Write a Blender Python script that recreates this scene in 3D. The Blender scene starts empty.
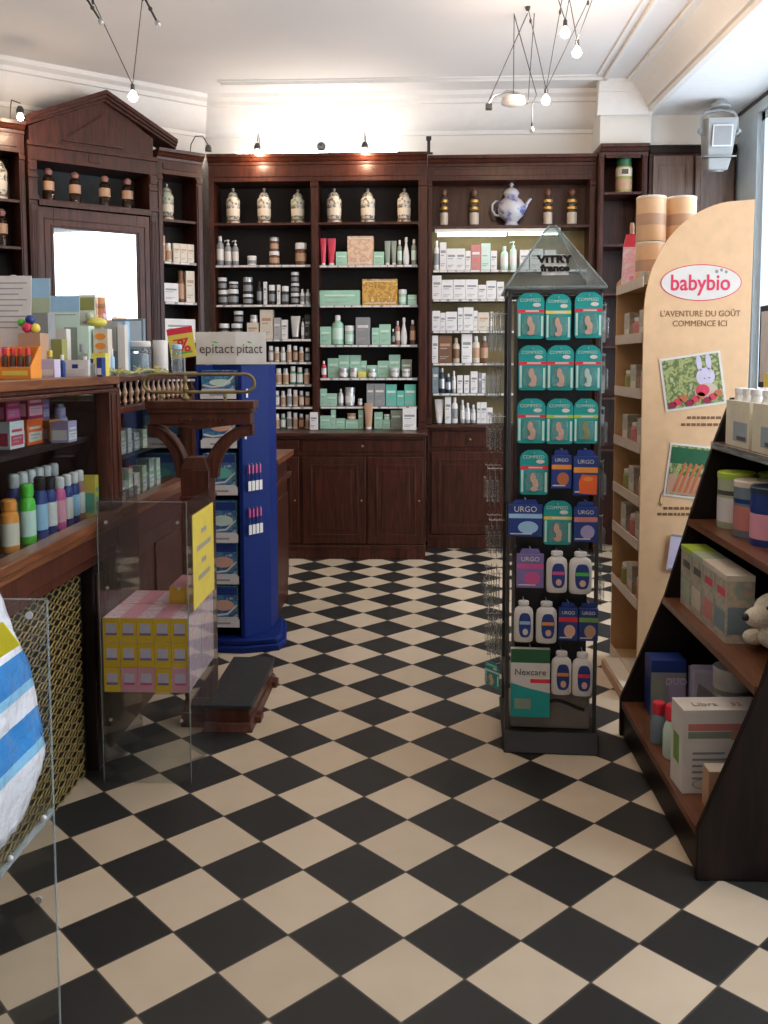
import bpy, bmesh, math, random
from mathutils import Vector, Matrix, noise
random.seed(7)
SC = bpy.context.scene
COL = SC.collection
PI = math.pi

# ------------------------------------------------------------------ materials
MATS = {}
def new_mat(name):
    m = bpy.data.materials.new(name); m.use_nodes = True
    nt = m.node_tree
    return m, nt, nt.nodes, nt.links, nt.nodes['Principled BSDF']
def mat(name, col, rough=.5, metal=0., var=.06, scale=18., bump=0., emit=None, es=0., spec=.5, coat=0.):
    if name in MATS: return MATS[name]
    m, nt, N, L, b = new_mat(name)
    b.inputs['Roughness'].default_value = rough
    b.inputs['Metallic'].default_value = metal
    b.inputs['Specular IOR Level'].default_value = spec
    b.inputs['Coat Weight'].default_value = coat
    tc = N.new('ShaderNodeTexCoord'); nz = N.new('ShaderNodeTexNoise')
    nz.inputs['Scale'].default_value = scale; nz.inputs['Detail'].default_value = 3
    L.new(tc.outputs['Object'], nz.inputs['Vector'])
    rp = N.new('ShaderNodeValToRGB')
    rp.color_ramp.elements[0].position = .3; rp.color_ramp.elements[1].position = .7
    rp.color_ramp.elements[0].color = tuple(max(0, c*(1-var)) for c in col)+(1,)
    rp.color_ramp.elements[1].color = tuple(min(1, c*(1+var)) for c in col)+(1,)
    L.new(nz.outputs['Fac'], rp.inputs['Fac']); L.new(rp.outputs['Color'], b.inputs['Base Color'])
    if bump:
        bp = N.new('ShaderNodeBump'); bp.inputs['Strength'].default_value = bump
        bp.inputs['Distance'].default_value = .004
        L.new(nz.outputs['Fac'], bp.inputs['Height']); L.new(bp.outputs['Normal'], b.inputs['Normal'])
    if emit:
        b.inputs['Emission Color'].default_value = tuple(emit)+(1,)
        b.inputs['Emission Strength'].default_value = es
    MATS[name] = m
    return m
def wood(name, c0, c1, rough=.38, sc=(9, 9, .9), coat=.25):
    m, nt, N, L, b = new_mat(name)
    tc = N.new('ShaderNodeTexCoord'); mp = N.new('ShaderNodeMapping')
    mp.inputs['Scale'].default_value = sc
    L.new(tc.outputs['Object'], mp.inputs['Vector'])
    nz = N.new('ShaderNodeTexNoise'); nz.inputs['Scale'].default_value = 5; nz.inputs['Detail'].default_value = 7
    nz.inputs['Distortion'].default_value = .8
    L.new(mp.outputs['Vector'], nz.inputs['Vector'])
    rp = N.new('ShaderNodeValToRGB')
    rp.color_ramp.elements[0].position = .3; rp.color_ramp.elements[1].position = .72
    rp.color_ramp.elements[0].color = tuple(c0)+(1,); rp.color_ramp.elements[1].color = tuple(c1)+(1,)
    L.new(nz.outputs['Fac'], rp.inputs['Fac']); L.new(rp.outputs['Color'], b.inputs['Base Color'])
    bp = N.new('ShaderNodeBump'); bp.inputs['Strength'].default_value = .15; bp.inputs['Distance'].default_value = .002
    L.new(nz.outputs['Fac'], bp.inputs['Height']); L.new(bp.outputs['Normal'], b.inputs['Normal'])
    b.inputs['Roughness'].default_value = rough; b.inputs['Specular IOR Level'].default_value = .32
    b.inputs['Coat Weight'].default_value = coat; b.inputs['Coat Roughness'].default_value = .25
    MATS[name] = m
    return m
def clear(name, tint=(.93, .95, .95), ior=1.45, rough=.03, body=.0, bodycol=(.6, .6, .6)):
    m, nt, N, L, b = new_mat(name)
    tr = N.new('ShaderNodeBsdfTransparent'); tr.inputs['Color'].default_value = tuple(tint)+(1,)
    gl = N.new('ShaderNodeBsdfGlossy'); gl.inputs['Roughness'].default_value = rough
    ge = N.new('ShaderNodeNewGeometry'); vd = N.new('ShaderNodeVectorMath'); vd.operation = 'DOT_PRODUCT'
    L.new(ge.outputs['Incoming'], vd.inputs[0]); L.new(ge.outputs['Normal'], vd.inputs[1])
    f0 = ((ior-1)/(ior+1))**2; prev = vd.outputs['Value']
    for op, v in (('ABSOLUTE', None), ('SUBTRACT', 1.), ('POWER', 5.), ('MULTIPLY_ADD', 1-f0)):   # Schlick reflectance, same for both faces
        n_ = N.new('ShaderNodeMath'); n_.operation = op
        if op == 'SUBTRACT': n_.inputs[0].default_value = 1.; L.new(prev, n_.inputs[1])
        else:
            L.new(prev, n_.inputs[0])
            if v is not None: n_.inputs[1].default_value = v
        if op == 'MULTIPLY_ADD': n_.inputs[2].default_value = f0
        prev = n_.outputs[0]
    mx = N.new('ShaderNodeMixShader')
    L.new(prev, mx.inputs[0]); L.new(tr.outputs[0], mx.inputs[1]); L.new(gl.outputs[0], mx.inputs[2])
    out = N['Material Output']
    if body:
        df = N.new('ShaderNodeBsdfDiffuse'); df.inputs['Color'].default_value = tuple(bodycol)+(1,)
        nz = N.new('ShaderNodeTexNoise'); nz.inputs['Scale'].default_value = 4
        mt = N.new('ShaderNodeMath'); mt.operation = 'MULTIPLY'; mt.inputs[1].default_value = body*2
        L.new(nz.outputs['Fac'], mt.inputs[0])
        m2 = N.new('ShaderNodeMixShader')
        L.new(mt.outputs[0], m2.inputs[0]); L.new(mx.outputs[0], m2.inputs[1]); L.new(df.outputs[0], m2.inputs[2])
        L.new(m2.outputs[0], out.inputs['Surface'])
    else:
        L.new(mx.outputs[0], out.inputs['Surface'])
    N.remove(b)
    MATS[name] = m
    return m

wood('mahogany', (.022, .0052, .003), (.082, .0215, .0115), coat=.08)
wood('mahogany_red', (.036, .0085, .0045), (.115, .031, .015), coat=.12)
wood('mahogany_h', (.03, .009, .006), (.09, .030, .018), sc=(.9, 9, 9))
wood('ledge_wood', (.09, .028, .010), (.27, .095, .036), sc=(9, .9, 9), rough=.3)
wood('dark_wood', (.0045, .0025, .002), (.015, .006, .0045), rough=.5, coat=0)
wood('shelf_wood', (.10, .034, .014), (.21, .078, .034), sc=(9, .9, 9), rough=.35)
wood('taupe_wood', (.11, .07, .055), (.21, .14, .11))
mat('cabinet_dark', (.012, .009, .009), .7, var=.2)
mat('cabinet_blue', (.018, .026, .03), .6, var=.2)
mat('lamplit_back', (.24, .18, .08), .8)  # ochre puts the tube lamp's light into the back panel colour
mat('plaster', (.76, .74, .70), .85, var=.02, scale=3, bump=.05)
mat('ceiling_paint', (.74, .73, .74), .9, var=.02, scale=2)
mat('soffit_paint', (.84, .86, .88), .8, var=.02)
mat('cornice_paint', (.76, .75, .74), .8, var=.02)
mat('blue_paint', (.60, .73, .82), .5, var=.03)
mat('frame_dark', (.05, .055, .06), .5)
mat('mirror', (.92, .93, .94), .02, 1., var=0.)
mat('steel', (.55, .55, .55), .3, 1.)
mat('dark_steel', (.09, .09, .09), .4, .8)
mat('black', (.014, .014, .016), .45)
mat('rubber', (.017, .017, .018), .75, var=.2, scale=60, bump=.3)
mat('brass', (.26, .20, .09), .55, .6, var=.15)
mat('lattice', (.30, .22, .075), .5, .5, var=.25, scale=30)
mat('lattice_back', (.018, .016, .007), .8)
P = dict(white=(.80, .78, .77), cream=(.70, .62, .50), grey=(.28, .29, .30), black=(.02, .018, .018), silver=(.55, .55, .56),
    amber=(.13, .055, .03), mint=(.36, .62, .47), teal=(.14, .52, .42), sage=(.28, .33, .27), peach=(.72, .42, .30), gold=(.55, .32, .08),
    red=(.68, .05, .10), rose=(.40, .18, .15), yellow=(.75, .68, .12), tan=(.50, .30, .19), coral=(.62, .22, .20), pale=(.62, .80, .70),
    brown=(.19, .09, .045), beige=(.58, .48, .38), bluegrey=(.19, .26, .30), navy=(.02, .04, .07), green=(.10, .32, .15), greenl=(.45, .52, .35),
    cer=(.72, .65, .52), cerg=(.50, .55, .42), orange=(.85, .30, .04), lilac=(.42, .36, .58), purple=(.22, .16, .38), darkred=(.30, .02, .06),
    tealpack=(.008, .34, .32), bluepack=(.015, .045, .23), lime=(.45, .62, .06), skin=(.80, .46, .34), pink=(.80, .36, .45), boxyellow=(.84, .54, .02),
    cardboard=(.60, .36, .17), blue=(.05, .28, .62), lightblue=(.35, .58, .80), royal=(.005, .020, .135), grass=(.20, .38, .08), carrot=(.55, .16, .06),
    leafgreen=(.10, .60, .05), print=(.08, .07, .07), printgrey=(.38, .36, .36), magenta=(.66, .10, .30), olive=(.32, .32, .10), promored=(.78, .03, .06),
    logo=(.72, .03, .10), textbrown=(.20, .10, .05), panel=(.78, .50, .28), offwhite=(.74, .70, .66), taupe=(.20, .17, .15), signwhite=(.72, .68, .64),
    stickyyellow=(.85, .66, .10), milk=(.76, .72, .56), milkblue=(.32, .40, .46), tagyellow=(.86, .74, .03), lavender=(.62, .56, .72), darkgreen=(.02, .12, .05))
METALS = {'silver': (.35, .6), 'gold': (.35, .6)}
for k, c in P.items():
    r, me = METALS.get(k, (.42, 0.))
    mat(k, c, r, me, var=.05)
mat('ink', (.02, .018, .018), 1., spec=0.)
mat('orange_red', (.85, .13, .02), .4)
mat('royal_card', (.004, .020, .150), .55, var=.04, spec=.2)
mat('projector_grey', (.34, .36, .37), .35)
clear('acrylic', (.94, .955, .955), 1.45, .04, .014, (.55, .56, .56))
clear('acrylic_edge', (.70, .76, .76), 1.6, .1, .25, (.6, .66, .66))
clear('case_glass', (.93, .96, .95), 1.35, .02)
clear('frosted', (.85, .85, .84), 1.4, .2, .4, (.70, .70, .68))
clear('window_glass', (.96, .98, 1.), 1.3)
clear('blister', (.95, .97, .97), 1.5, .1, .07, (.7, .76, .76))
clear('pyramid', (.72, .77, .76), 1.5, .06, .10, (.45, .48, .48))
clear('flask_glass', (.75, .66, .52), 1.5, .05, .25, (.22, .17, .12))
clear('bottle_glass', (.35, .22, .12), 1.5, .05, .2, (.10, .05, .03))
clear('jar_glass', (.80, .84, .84), 1.5, .05, .15, (.6, .65, .68))
mat('bulb', (1, .95, .9), .3, emit=(1, .80, .62), es=32)
mat('tube_light', (1, 1, .98), .3, emit=(.90, 1, .93), es=13)
mat('added_uplight', (1, 1, .98), .3, emit=(1, .97, .90), es=36)

# checkerboard floor: tiles laid on the diagonal
def floor_mat():
    m, nt, N, L, b = new_mat('checker_tiles')
    def math_(op, a, bb=None):
        n = N.new('ShaderNodeMath'); n.operation = op
        for i, v in enumerate((a, bb)):
            if v is None: continue
            if isinstance(v, (int, float)): n.inputs[i].default_value = v
            else: L.new(v, n.inputs[i])
        return n.outputs[0]
    tc = N.new('ShaderNodeTexCoord'); sp = N.new('ShaderNodeSeparateXYZ'); L.new(tc.outputs['Object'], sp.inputs[0])
    u = math_('ADD', math_('DIVIDE', sp.outputs[0], .15), 1.3003)
    v = math_('SUBTRACT', math_('DIVIDE', sp.outputs[1], .15), 25.7443)
    p = math_('MULTIPLY', math_('ADD', u, v), .5); q = math_('MULTIPLY', math_('SUBTRACT', u, v), .5)
    fp, fq = math_('FLOOR', p), math_('FLOOR', q)
    s = math_('MODULO', math_('ADD', math_('ADD', fp, fq), 200.), 2.)
    dark = math_('GREATER_THAN', s, .5)
    def edge(c):
        f = math_('FRACT', c); return math_('MINIMUM', f, math_('SUBTRACT', 1., f))
    e = math_('MINIMUM', edge(p), edge(q))
    grout = math_('LESS_THAN', e, .011)
    cb = N.new('ShaderNodeCombineXYZ'); L.new(fp, cb.inputs[0]); L.new(fq, cb.inputs[1])
    wn = N.new('ShaderNodeTexWhiteNoise'); wn.noise_dimensions = '3D'; L.new(cb.outputs[0], wn.inputs['Vector'])
    nz = N.new('ShaderNodeTexNoise'); nz.inputs['Scale'].default_value = 9; nz.inputs['Detail'].default_value = 6
    L.new(tc.outputs['Object'], nz.inputs['Vector'])
    val = math_('ADD', math_('MULTIPLY', wn.outputs['Value'], .5), math_('MULTIPLY', nz.outputs['Fac'], .5))
    def ramp(c0, c1):
        r = N.new('ShaderNodeValToRGB'); r.color_ramp.elements[0].color = c0+(1,); r.color_ramp.elements[1].color = c1+(1,)
        r.color_ramp.elements[0].position = .15; r.color_ramp.elements[1].position = .85
        L.new(val, r.inputs['Fac']); return r.outputs['Color']
    cw = ramp((.49, .39, .275), (.64, .52, .38)); cd = ramp((.011, .011, .011), (.027, .026, .024))
    mx = N.new('ShaderNodeMix'); mx.data_type = 'RGBA'
    L.new(dark, mx.inputs[0]); L.new(cw, mx.inputs[6]); L.new(cd, mx.inputs[7])
    m2 = N.new('ShaderNodeMix'); m2.data_type = 'RGBA'; m2.inputs[7].default_value = (.07, .058, .045, 1)
    L.new(grout, m2.inputs[0]); L.new(mx.outputs[2], m2.inputs[6])
    L.new(m2.outputs[2], b.inputs['Base Color'])
    rr = N.new('ShaderNodeMapRange'); rr.inputs[3].default_value = .46; rr.inputs[4].default_value = .7; b.inputs['Specular IOR Level'].default_value = .36
    L.new(nz.outputs['Fac'], rr.inputs[0]); L.new(rr.outputs[0], b.inputs['Roughness'])
    bp = N.new('ShaderNodeBump'); bp.inputs['Strength'].default_value = .35; bp.inputs['Distance'].default_value = .002
    L.new(math_('SUBTRACT', 1., grout), bp.inputs['Height']); L.new(bp.outputs['Normal'], b.inputs['Normal'])
    MATS['checker_tiles'] = m
floor_mat()
def painted_ceramic():
    for nm, base in (('painted_ceramic', (.62, .57, .49)), ('painted_green', (.45, .48, .38))):
        m, nt, N, L, b = new_mat(nm)
        tc = N.new('ShaderNodeTexCoord'); nz = N.new('ShaderNodeTexNoise'); nz.inputs['Scale'].default_value = 38
        nz.inputs['Detail'].default_value = 4
        L.new(tc.outputs['Object'], nz.inputs['Vector'])
        rp = N.new('ShaderNodeValToRGB'); e = rp.color_ramp.elements
        e[0].position = .42; e[0].color = (.13, .13, .10, 1); e[1].position = .53; e[1].color = base+(1,)
        L.new(nz.outputs['Fac'], rp.inputs['Fac']); L.new(rp.outputs['Color'], b.inputs['Base Color'])
        b.inputs['Roughness'].default_value = .25
        MATS[nm] = m
    m, nt, N, L, b = new_mat('blue_white_ceramic')
    tc = N.new('ShaderNodeTexCoord'); nz = N.new('ShaderNodeTexNoise'); nz.inputs['Scale'].default_value = 13
    L.new(tc.outputs['Object'], nz.inputs['Vector'])
    rp = N.new('ShaderNodeValToRGB'); e = rp.color_ramp.elements
    e[0].position = .36; e[0].color = (.10, .13, .34, 1); e[1].position = .50; e[1].color = (.54, .52, .56, 1)
    L.new(nz.outputs['Fac'], rp.inputs['Fac']); L.new(rp.outputs['Color'], b.inputs['Base Color'])
    b.inputs['Roughness'].default_value = .2; MATS['blue_white_ceramic'] = m
painted_ceramic()
def bag_mat():
    m, nt, N, L, b = new_mat('printed_film')
    tc = N.new('ShaderNodeTexCoord'); mp = N.new('ShaderNodeMapping'); mp.inputs['Rotation'].default_value = (0, .62, 0)
    L.new(tc.outputs['Object'], mp.inputs['Vector'])
    sp = N.new('ShaderNodeSeparateXYZ'); L.new(mp.outputs['Vector'], sp.inputs[0])
    fr = N.new('ShaderNodeMath'); fr.operation = 'MULTIPLY'; fr.inputs[1].default_value = 2.; L.new(sp.outputs[2], fr.inputs[0])
    rp = N.new('ShaderNodeValToRGB'); rp.color_ramp.interpolation = 'CONSTANT'; e = rp.color_ramp.elements
    wt = (.76, .78, .84, 1); e[0].position = 0; e[0].color = wt; e[1].position = .985; e[1].color = wt
    for p_, c_ in ((.03, (.25, .55, .80, 1)), (.06, (.04, .25, .62, 1)), (.16, wt), (.22, (.25, .55, .80, 1)), (.25, (.04, .25, .62, 1)), (.34, wt)):
        x = e.new(p_); x.color = c_
    nz = N.new('ShaderNodeTexNoise'); nz.inputs['Scale'].default_value = 16; nz.inputs['Detail'].default_value = 5; L.new(tc.outputs['Object'], nz.inputs['Vector'])
    bp = N.new('ShaderNodeBump'); bp.inputs['Strength'].default_value = .8; bp.inputs['Distance'].default_value = .02
    L.new(nz.outputs['Fac'], bp.inputs['Height']); L.new(bp.outputs['Normal'], b.inputs['Normal'])
    L.new(fr.outputs[0], rp.inputs['Fac']); L.new(rp.outputs['Color'], b.inputs['Base Color'])
    b.inputs['Roughness'].default_value = .22; b.inputs['Coat Weight'].default_value = .5
    MATS['printed_film'] = m
bag_mat()
def multi_mat(name, cols, scale=9., rough=.5):
    m, nt, N, L, b = new_mat(name)
    tc = N.new('ShaderNodeTexCoord'); nz = N.new('ShaderNodeTexNoise'); nz.inputs['Scale'].default_value = scale
    nz.inputs['Detail'].default_value = 2
    L.new(tc.outputs['Object'], nz.inputs['Vector'])
    rp = N.new('ShaderNodeValToRGB'); rp.color_ramp.interpolation = 'EASE'; e = rp.color_ramp.elements
    n = len(cols)
    e[0].position = .3; e[0].color = cols[0]+(1,); e[1].position = .7; e[1].color = cols[-1]+(1,)
    for i in range(1, n-1):
        x = e.new(.3+.4*i/(n-1)); x.color = cols[i]+(1,)
    L.new(nz.outputs['Fac'], rp.inputs['Fac']); L.new(rp.outputs['Color'], b.inputs['Base Color'])
    b.inputs['Roughness'].default_value = rough; MATS[name] = m
multi_mat('garden_photo', [(.05, .10, .02), (.40, .42, .16), (.10, .16, .04), (.50, .46, .28)], 30)
multi_mat('pink_print', [(.80, .30, .42), (.78, .70, .76), (.82, .45, .52), (.72, .72, .80)], 22)
multi_mat('blue_print', [(.02, .08, .30), (.10, .32, .45), (.03, .12, .36), (.45, .55, .60)], 24)
multi_mat('baby_print', [(.45, .42, .30), (.60, .50, .38), (.35, .40, .34), (.62, .40, .30)], 20)
multi_mat('gold_print', [(.35, .16, .03), (.70, .42, .10), (.45, .22, .04), (.80, .62, .25)], 24, .35)
multi_mat('peach_print', [(.72, .42, .30), (.74, .55, .38), (.60, .36, .26), (.76, .58, .45)], 18)

# ------------------------------------------------------------------ mesh builder
class MB:
    def __init__(s): s.v = []; s.f = []; s.m = []; s.X = Matrix()
    def _add(s, vs, fs, m):
        o = len(s.v); s.v += [tuple(s.X @ Vector(p)) for p in vs]
        for f in fs: s.f.append(tuple(i+o for i in f)); s.m.append(m)
    def box(s, x0, x1, y0, y1, z0, z1, m):
        if x1 < x0: x0, x1 = x1, x0
        if y1 < y0: y0, y1 = y1, y0
        if z1 < z0: z0, z1 = z1, z0
        s._add([(x0,y0,z0),(x1,y0,z0),(x1,y1,z0),(x0,y1,z0),(x0,y0,z1),(x1,y0,z1),(x1,y1,z1),(x0,y1,z1)],
               [(0,3,2,1),(4,5,6,7),(0,1,5,4),(1,2,6,5),(2,3,7,6),(3,0,4,7)], m); return s
    def frustum(s, a, b, z0, z1, m):   # a, b = (x0,x1,y0,y1) rectangles
        s._add([(a[0],a[2],z0),(a[1],a[2],z0),(a[1],a[3],z0),(a[0],a[3],z0),(b[0],b[2],z1),(b[1],b[2],z1),(b[1],b[3],z1),(b[0],b[3],z1)],
               [(0,3,2,1),(4,5,6,7),(0,1,5,4),(1,2,6,5),(2,3,7,6),(3,0,4,7)], m); return s
    def lathe(s, prof, m, cx=0, cy=0, seg=20, sx=1., sy=1., z=0.):
        vs = []; fs = []; n = len(prof)
        for r, h in prof:
            for k in range(seg):
                a = 2*PI*k/seg; vs.append((cx+r*sx*math.cos(a), cy+r*sy*math.sin(a), h+z))
        for i in range(n-1):
            for k in range(seg):
                k2 = (k+1) % seg; fs.append((i*seg+k, i*seg+k2, (i+1)*seg+k2, (i+1)*seg+k))
        fs.append(tuple(reversed(range(seg)))); fs.append(tuple((n-1)*seg+k for k in range(seg)))
        s._add(vs, fs, m); return s
    def prism(s, poly, axis, d0, d1, m):  # poly in the other two axes
        n = len(poly)
        def P3(p, d): return {'x': (d, p[0], p[1]), 'y': (p[0], d, p[1]), 'z': (p[0], p[1], d)}[axis]
        ar = sum(poly[i][0]*poly[(i+1) % n][1]-poly[(i+1) % n][0]*poly[i][1] for i in range(n))
        flip = (ar > 0) == (axis == 'y')
        vs = [P3(p, d0) for p in poly]+[P3(p, d1) for p in poly]
        if d1 < d0: flip = not flip
        A = tuple(reversed(range(n))); Bf = tuple(range(n, 2*n)); S = [(i, (i+1) % n, n+(i+1) % n, n+i) for i in range(n)]
        fs = [A, Bf]+S
        if flip: fs = [tuple(reversed(f)) for f in fs]
        s._add(vs, fs, m); return s
    def tube(s, path, r, m, seg=8, r1=None, closed=False):
        path = [Vector(p) for p in path]; n = len(path); vs = []; fs = []
        up = Vector((0, 0, 1)); prev = None
        for i, p in enumerate(path):
            if closed: t = path[(i+1) % n]-path[i-1]
            else: t = path[min(i+1, n-1)]-path[max(i-1, 0)]
            t.normalize()
            if prev is None:
                a = up if abs(t.z) < .9 else Vector((1, 0, 0)); x = t.cross(a).normalized()
            else:
                x = (prev-t*prev.dot(t)); x = x.normalized() if x.length > 1e-6 else t.orthogonal().normalized()
            prev = x; y = t.cross(x)
            rr = r if r1 is None else r+(r1-r)*i/(n-1)
            for k in range(seg):
                a = 2*PI*k/seg; vs.append(tuple(p+x*rr*math.cos(a)+y*rr*math.sin(a)))
        e = n if closed else n-1
        for i in range(e):
            j = (i+1) % n
            for k in range(seg):
                k2 = (k+1) % seg; fs.append((i*seg+k, i*seg+k2, j*seg+k2, j*seg+k))
        if not closed: fs.append(tuple(reversed(range(seg)))); fs.append(tuple((n-1)*seg+k for k in range(seg)))
        s._add(vs, fs, m); return s
    def ellipse(s, cx, cz, rx, rz, y, m, seg=24, t=.0008, z0=None):  # plate facing -y
        poly = [(cx+rx*math.cos(2*PI*k/seg), cz+rz*math.sin(2*PI*k/seg)) for k in range(seg)]
        return s.prism(poly, 'y', y-t, y, m)
    def sphere(s, c, r, m, seg=16, sx=1, sy=1, sz=1):
        prof = [(max(1e-4, r*math.sin(PI*i/10)), -r*math.cos(PI*i/10)*sz) for i in range(11)]
        return s.lathe(prof, m, c[0], c[1], seg, sx, sy, c[2])
    def mesh(s, name):
        me = bpy.data.meshes.new(name); me.from_pydata(s.v, [], s.f)
        names = []
        for m in s.m:
            if m not in names: names.append(m)
        for nme in names: me.materials.append(MATS[nme])
        me.polygons.foreach_set('material_index', [names.index(m) for m in s.m])
        me.polygons.foreach_set('use_smooth', [True]*len(s.f))
        me.update(); me.validate()
        try: me.set_sharp_from_angle(angle=math.radians(32))
        except Exception: pass
        return me
def words(l):
    n = len(l.split()); assert 4 <= n <= 16, (n, l)
    return l
def tag(o, label=None, cat=None, group=None, kind=None):
    if label: o['label'] = words(label)
    if cat: o['category'] = cat
    if group: o['group'] = group
    if kind: o['kind'] = kind
    return o
def empty(name, label, cat, loc, rz=0., group=None):
    o = bpy.data.objects.new(name, None); COL.objects.link(o); o.empty_display_size = .05
    o.location = loc; o.rotation_euler = (0, 0, rz); return tag(o, label, cat, group)
def part(name, mb, parent=None, loc=(0, 0, 0), rot=(0, 0, 0), bev=0., kind=None, label=None):
    me = mb.mesh(name) if isinstance(mb, MB) else mb
    o = bpy.data.objects.new(name, me); COL.objects.link(o); o.location = loc; o.rotation_euler = rot
    if parent: o.parent = parent
    if bev:
        b = o.modifiers.new('bevel', 'BEVEL'); b.width = bev; b.segments = 2; b.limit_method = 'ANGLE'; b.angle_limit = math.radians(40)
    if kind: o['kind'] = kind
    if label: o['label'] = label
    return o
def solo(name, mb, label, cat, loc, rot=(0, 0, 0), group=None, bev=0.):
    return tag(part(name, mb, None, loc, rot, bev), label, cat, group)
def copytree(o, parent=None):
    c = o.copy(); COL.objects.link(c)
    if parent: c.parent = parent; c.matrix_parent_inverse = o.matrix_parent_inverse.copy()
    for ch in list(o.children): copytree(ch, c)
    return c
TXT = {}
def text_mesh(s, size, m, ext=.0006, bold=0.):
    k = (s, size, m, bold)
    if k in TXT: return TXT[k]
    cu = bpy.data.curves.new('lettering', 'FONT'); cu.body = s; cu.size = size; cu.extrude = ext; cu.align_x = 'CENTER'; cu.align_y = 'CENTER'
    cu.offset = bold; cu.resolution_u = 3
    ob = bpy.data.objects.new('lettering', cu); COL.objects.link(ob)
    bpy.context.view_layer.update()
    me = bpy.data.meshes.new_from_object(ob.evaluated_get(bpy.context.evaluated_depsgraph_get()))
    bpy.data.objects.remove(ob); bpy.data.curves.remove(cu)
    me.materials.clear(); me.materials.append(MATS[m]); TXT[k] = me
    return me
def lettering(s, size, m, parent, loc, rz=0., tilt=0., bold=0., name='lettering', sx=1.):
    o = bpy.data.objects.new(name, text_mesh(s, size, m, bold=bold)); COL.objects.link(o); o.parent = parent
    o.location = loc; o.rotation_euler = (PI/2, tilt, rz); o.scale = (sx, 1, 1)
    return o
def struct(name, mb, loc=(0, 0, 0), rot=(0, 0, 0)):
    o = part(name, mb, None, loc, rot); o['kind'] = 'structure'; return o
# ------------------------------------------------------------------ the room
CEIL = 3.56; SOF = 3.345
struct('floor', MB().box(-3.6, 2.6, -1.9, 7.5, -.08, 0, 'checker_tiles'))
struct('ceiling', MB().prism([(-3.6, -1.9), (1.99, -1.9), (1.72, 7.0), (1.72, 7.5), (-3.6, 7.5)], 'z', CEIL, CEIL+.1, 'ceiling_paint').prism([(1.72, 7.5), (1.72, 7.0), (1.99, -1.9), (2.6, -1.9), (2.6, 7.5)], 'z', SOF, CEIL+.1, 'soffit_paint'))
struct('wall_back', MB().box(-1.95, 2.6, 7.32, 7.5, 0, CEIL, 'plaster'))
ANG = math.atan2(.628, .778)
struct('wall_back_left', MB().box(-2.9, .3, .30, .42, 0, CEIL, 'plaster'), (-1.66, 7.0, 0), (0, 0, ANG))
struct('wall_left', MB().box(-3.6, -3.45, -1.9, 6.0, 0, CEIL, 'plaster'))
struct('wall_front', MB().box(-3.6, 2.6, -2.0, -1.9, 0, CEIL, 'plaster'))
WX = 2.40
struct('wall_right', MB().box(WX, WX+.2, 6.70, 7.5, 0, SOF, 'blue_paint').box(WX, WX+.2, -1.9, .6, 0, SOF, 'plaster')
       .box(WX, WX+.2, .6, 6.70, 0, .62, 'plaster').box(WX, WX+.2, .6, 6.70, 3.25, SOF, 'blue_paint'))
wf = MB()
for a, b in ((6.64, 6.70), (5.20, 5.26), (1.96, 2.02), (.6, .66)): wf.box(WX+.03, WX+.12, a, b, .62, 3.25, 'blue_paint')
for a, b in ((.62, .70), (3.19, 3.25)): wf.box(WX+.03, WX+.12, .6, 6.70, a, b, 'blue_paint')
w = struct('window_1', wf)
part('pane', MB().box(WX+.07, WX+.076, .6, 6.7, .66, 3.22, 'window_glass'), w)
# projecting pier between the back wall and the window recess
struct('wall_pier', MB().box(1.34, 1.72, 7.0, 7.34, 3.105, CEIL, 'plaster').box(1.72, 2.42, 7.10, 7.34, 3.125, SOF+.02, 'plaster'))
def crown(d):  # (distance out from wall, height)
    return [(0, 3.27), (.018, 3.27), (.022, 3.30), (.05, 3.32), (.095, 3.37), (.125, 3.43), (.135, 3.475), (.155, 3.48), (.16, 3.51), (.20, 3.53), (.21, 3.56), (0, 3.56)]
def cr(wall, sgn): return [(wall+sgn*a, b) for a, b in crown(0)]
struct('trim_1', MB().prism(cr(7.32, -1), 'x', -1.9, 1.34, 'cornice_paint'))
struct('trim_2', MB().prism(cr(.30, -1), 'x', -2.8, .25, 'cornice_paint'), (-1.66, 7.0, 0), (0, 0, ANG))
struct('trim_3', MB().prism([(7.0-a*.55, b) for a, b in crown(0) if b > 3.3], 'x', 1.31, 1.72, 'cornice_paint'))
e = [(.035, 3.335), (.035, 3.56), (-.19, 3.56), (-.19, 3.535), (-.15, 3.53), (-.12, 3.505), (-.075, 3.45), (-.045, 3.41), (-.035, 3.375), (-.012, 3.37), (-.008, 3.335)]
struct('trim_4', MB().prism(e, 'y', -8.9, 0, 'cornice_paint'), (1.70, 7.0, 0), (0, 0, .030))
struct('trim_5', MB().box(1.33, 1.355, -1.9, 6.86, 3.54, 3.562, 'cornice_paint').box(-1.5, 1.355, 6.84, 6.865, 3.54, 3.562, 'cornice_paint')
       .box(1.27, 1.285, -1.9, 6.80, 3.55, 3.562, 'cornice_paint').box(-1.5, 1.285, 6.785, 6.80, 3.55, 3.562, 'cornice_paint'))
struct('trim_6', MB().box(WX-.012, WX+.001, .6, 7.1, SOF-.02, SOF, 'frame_dark'))

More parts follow.
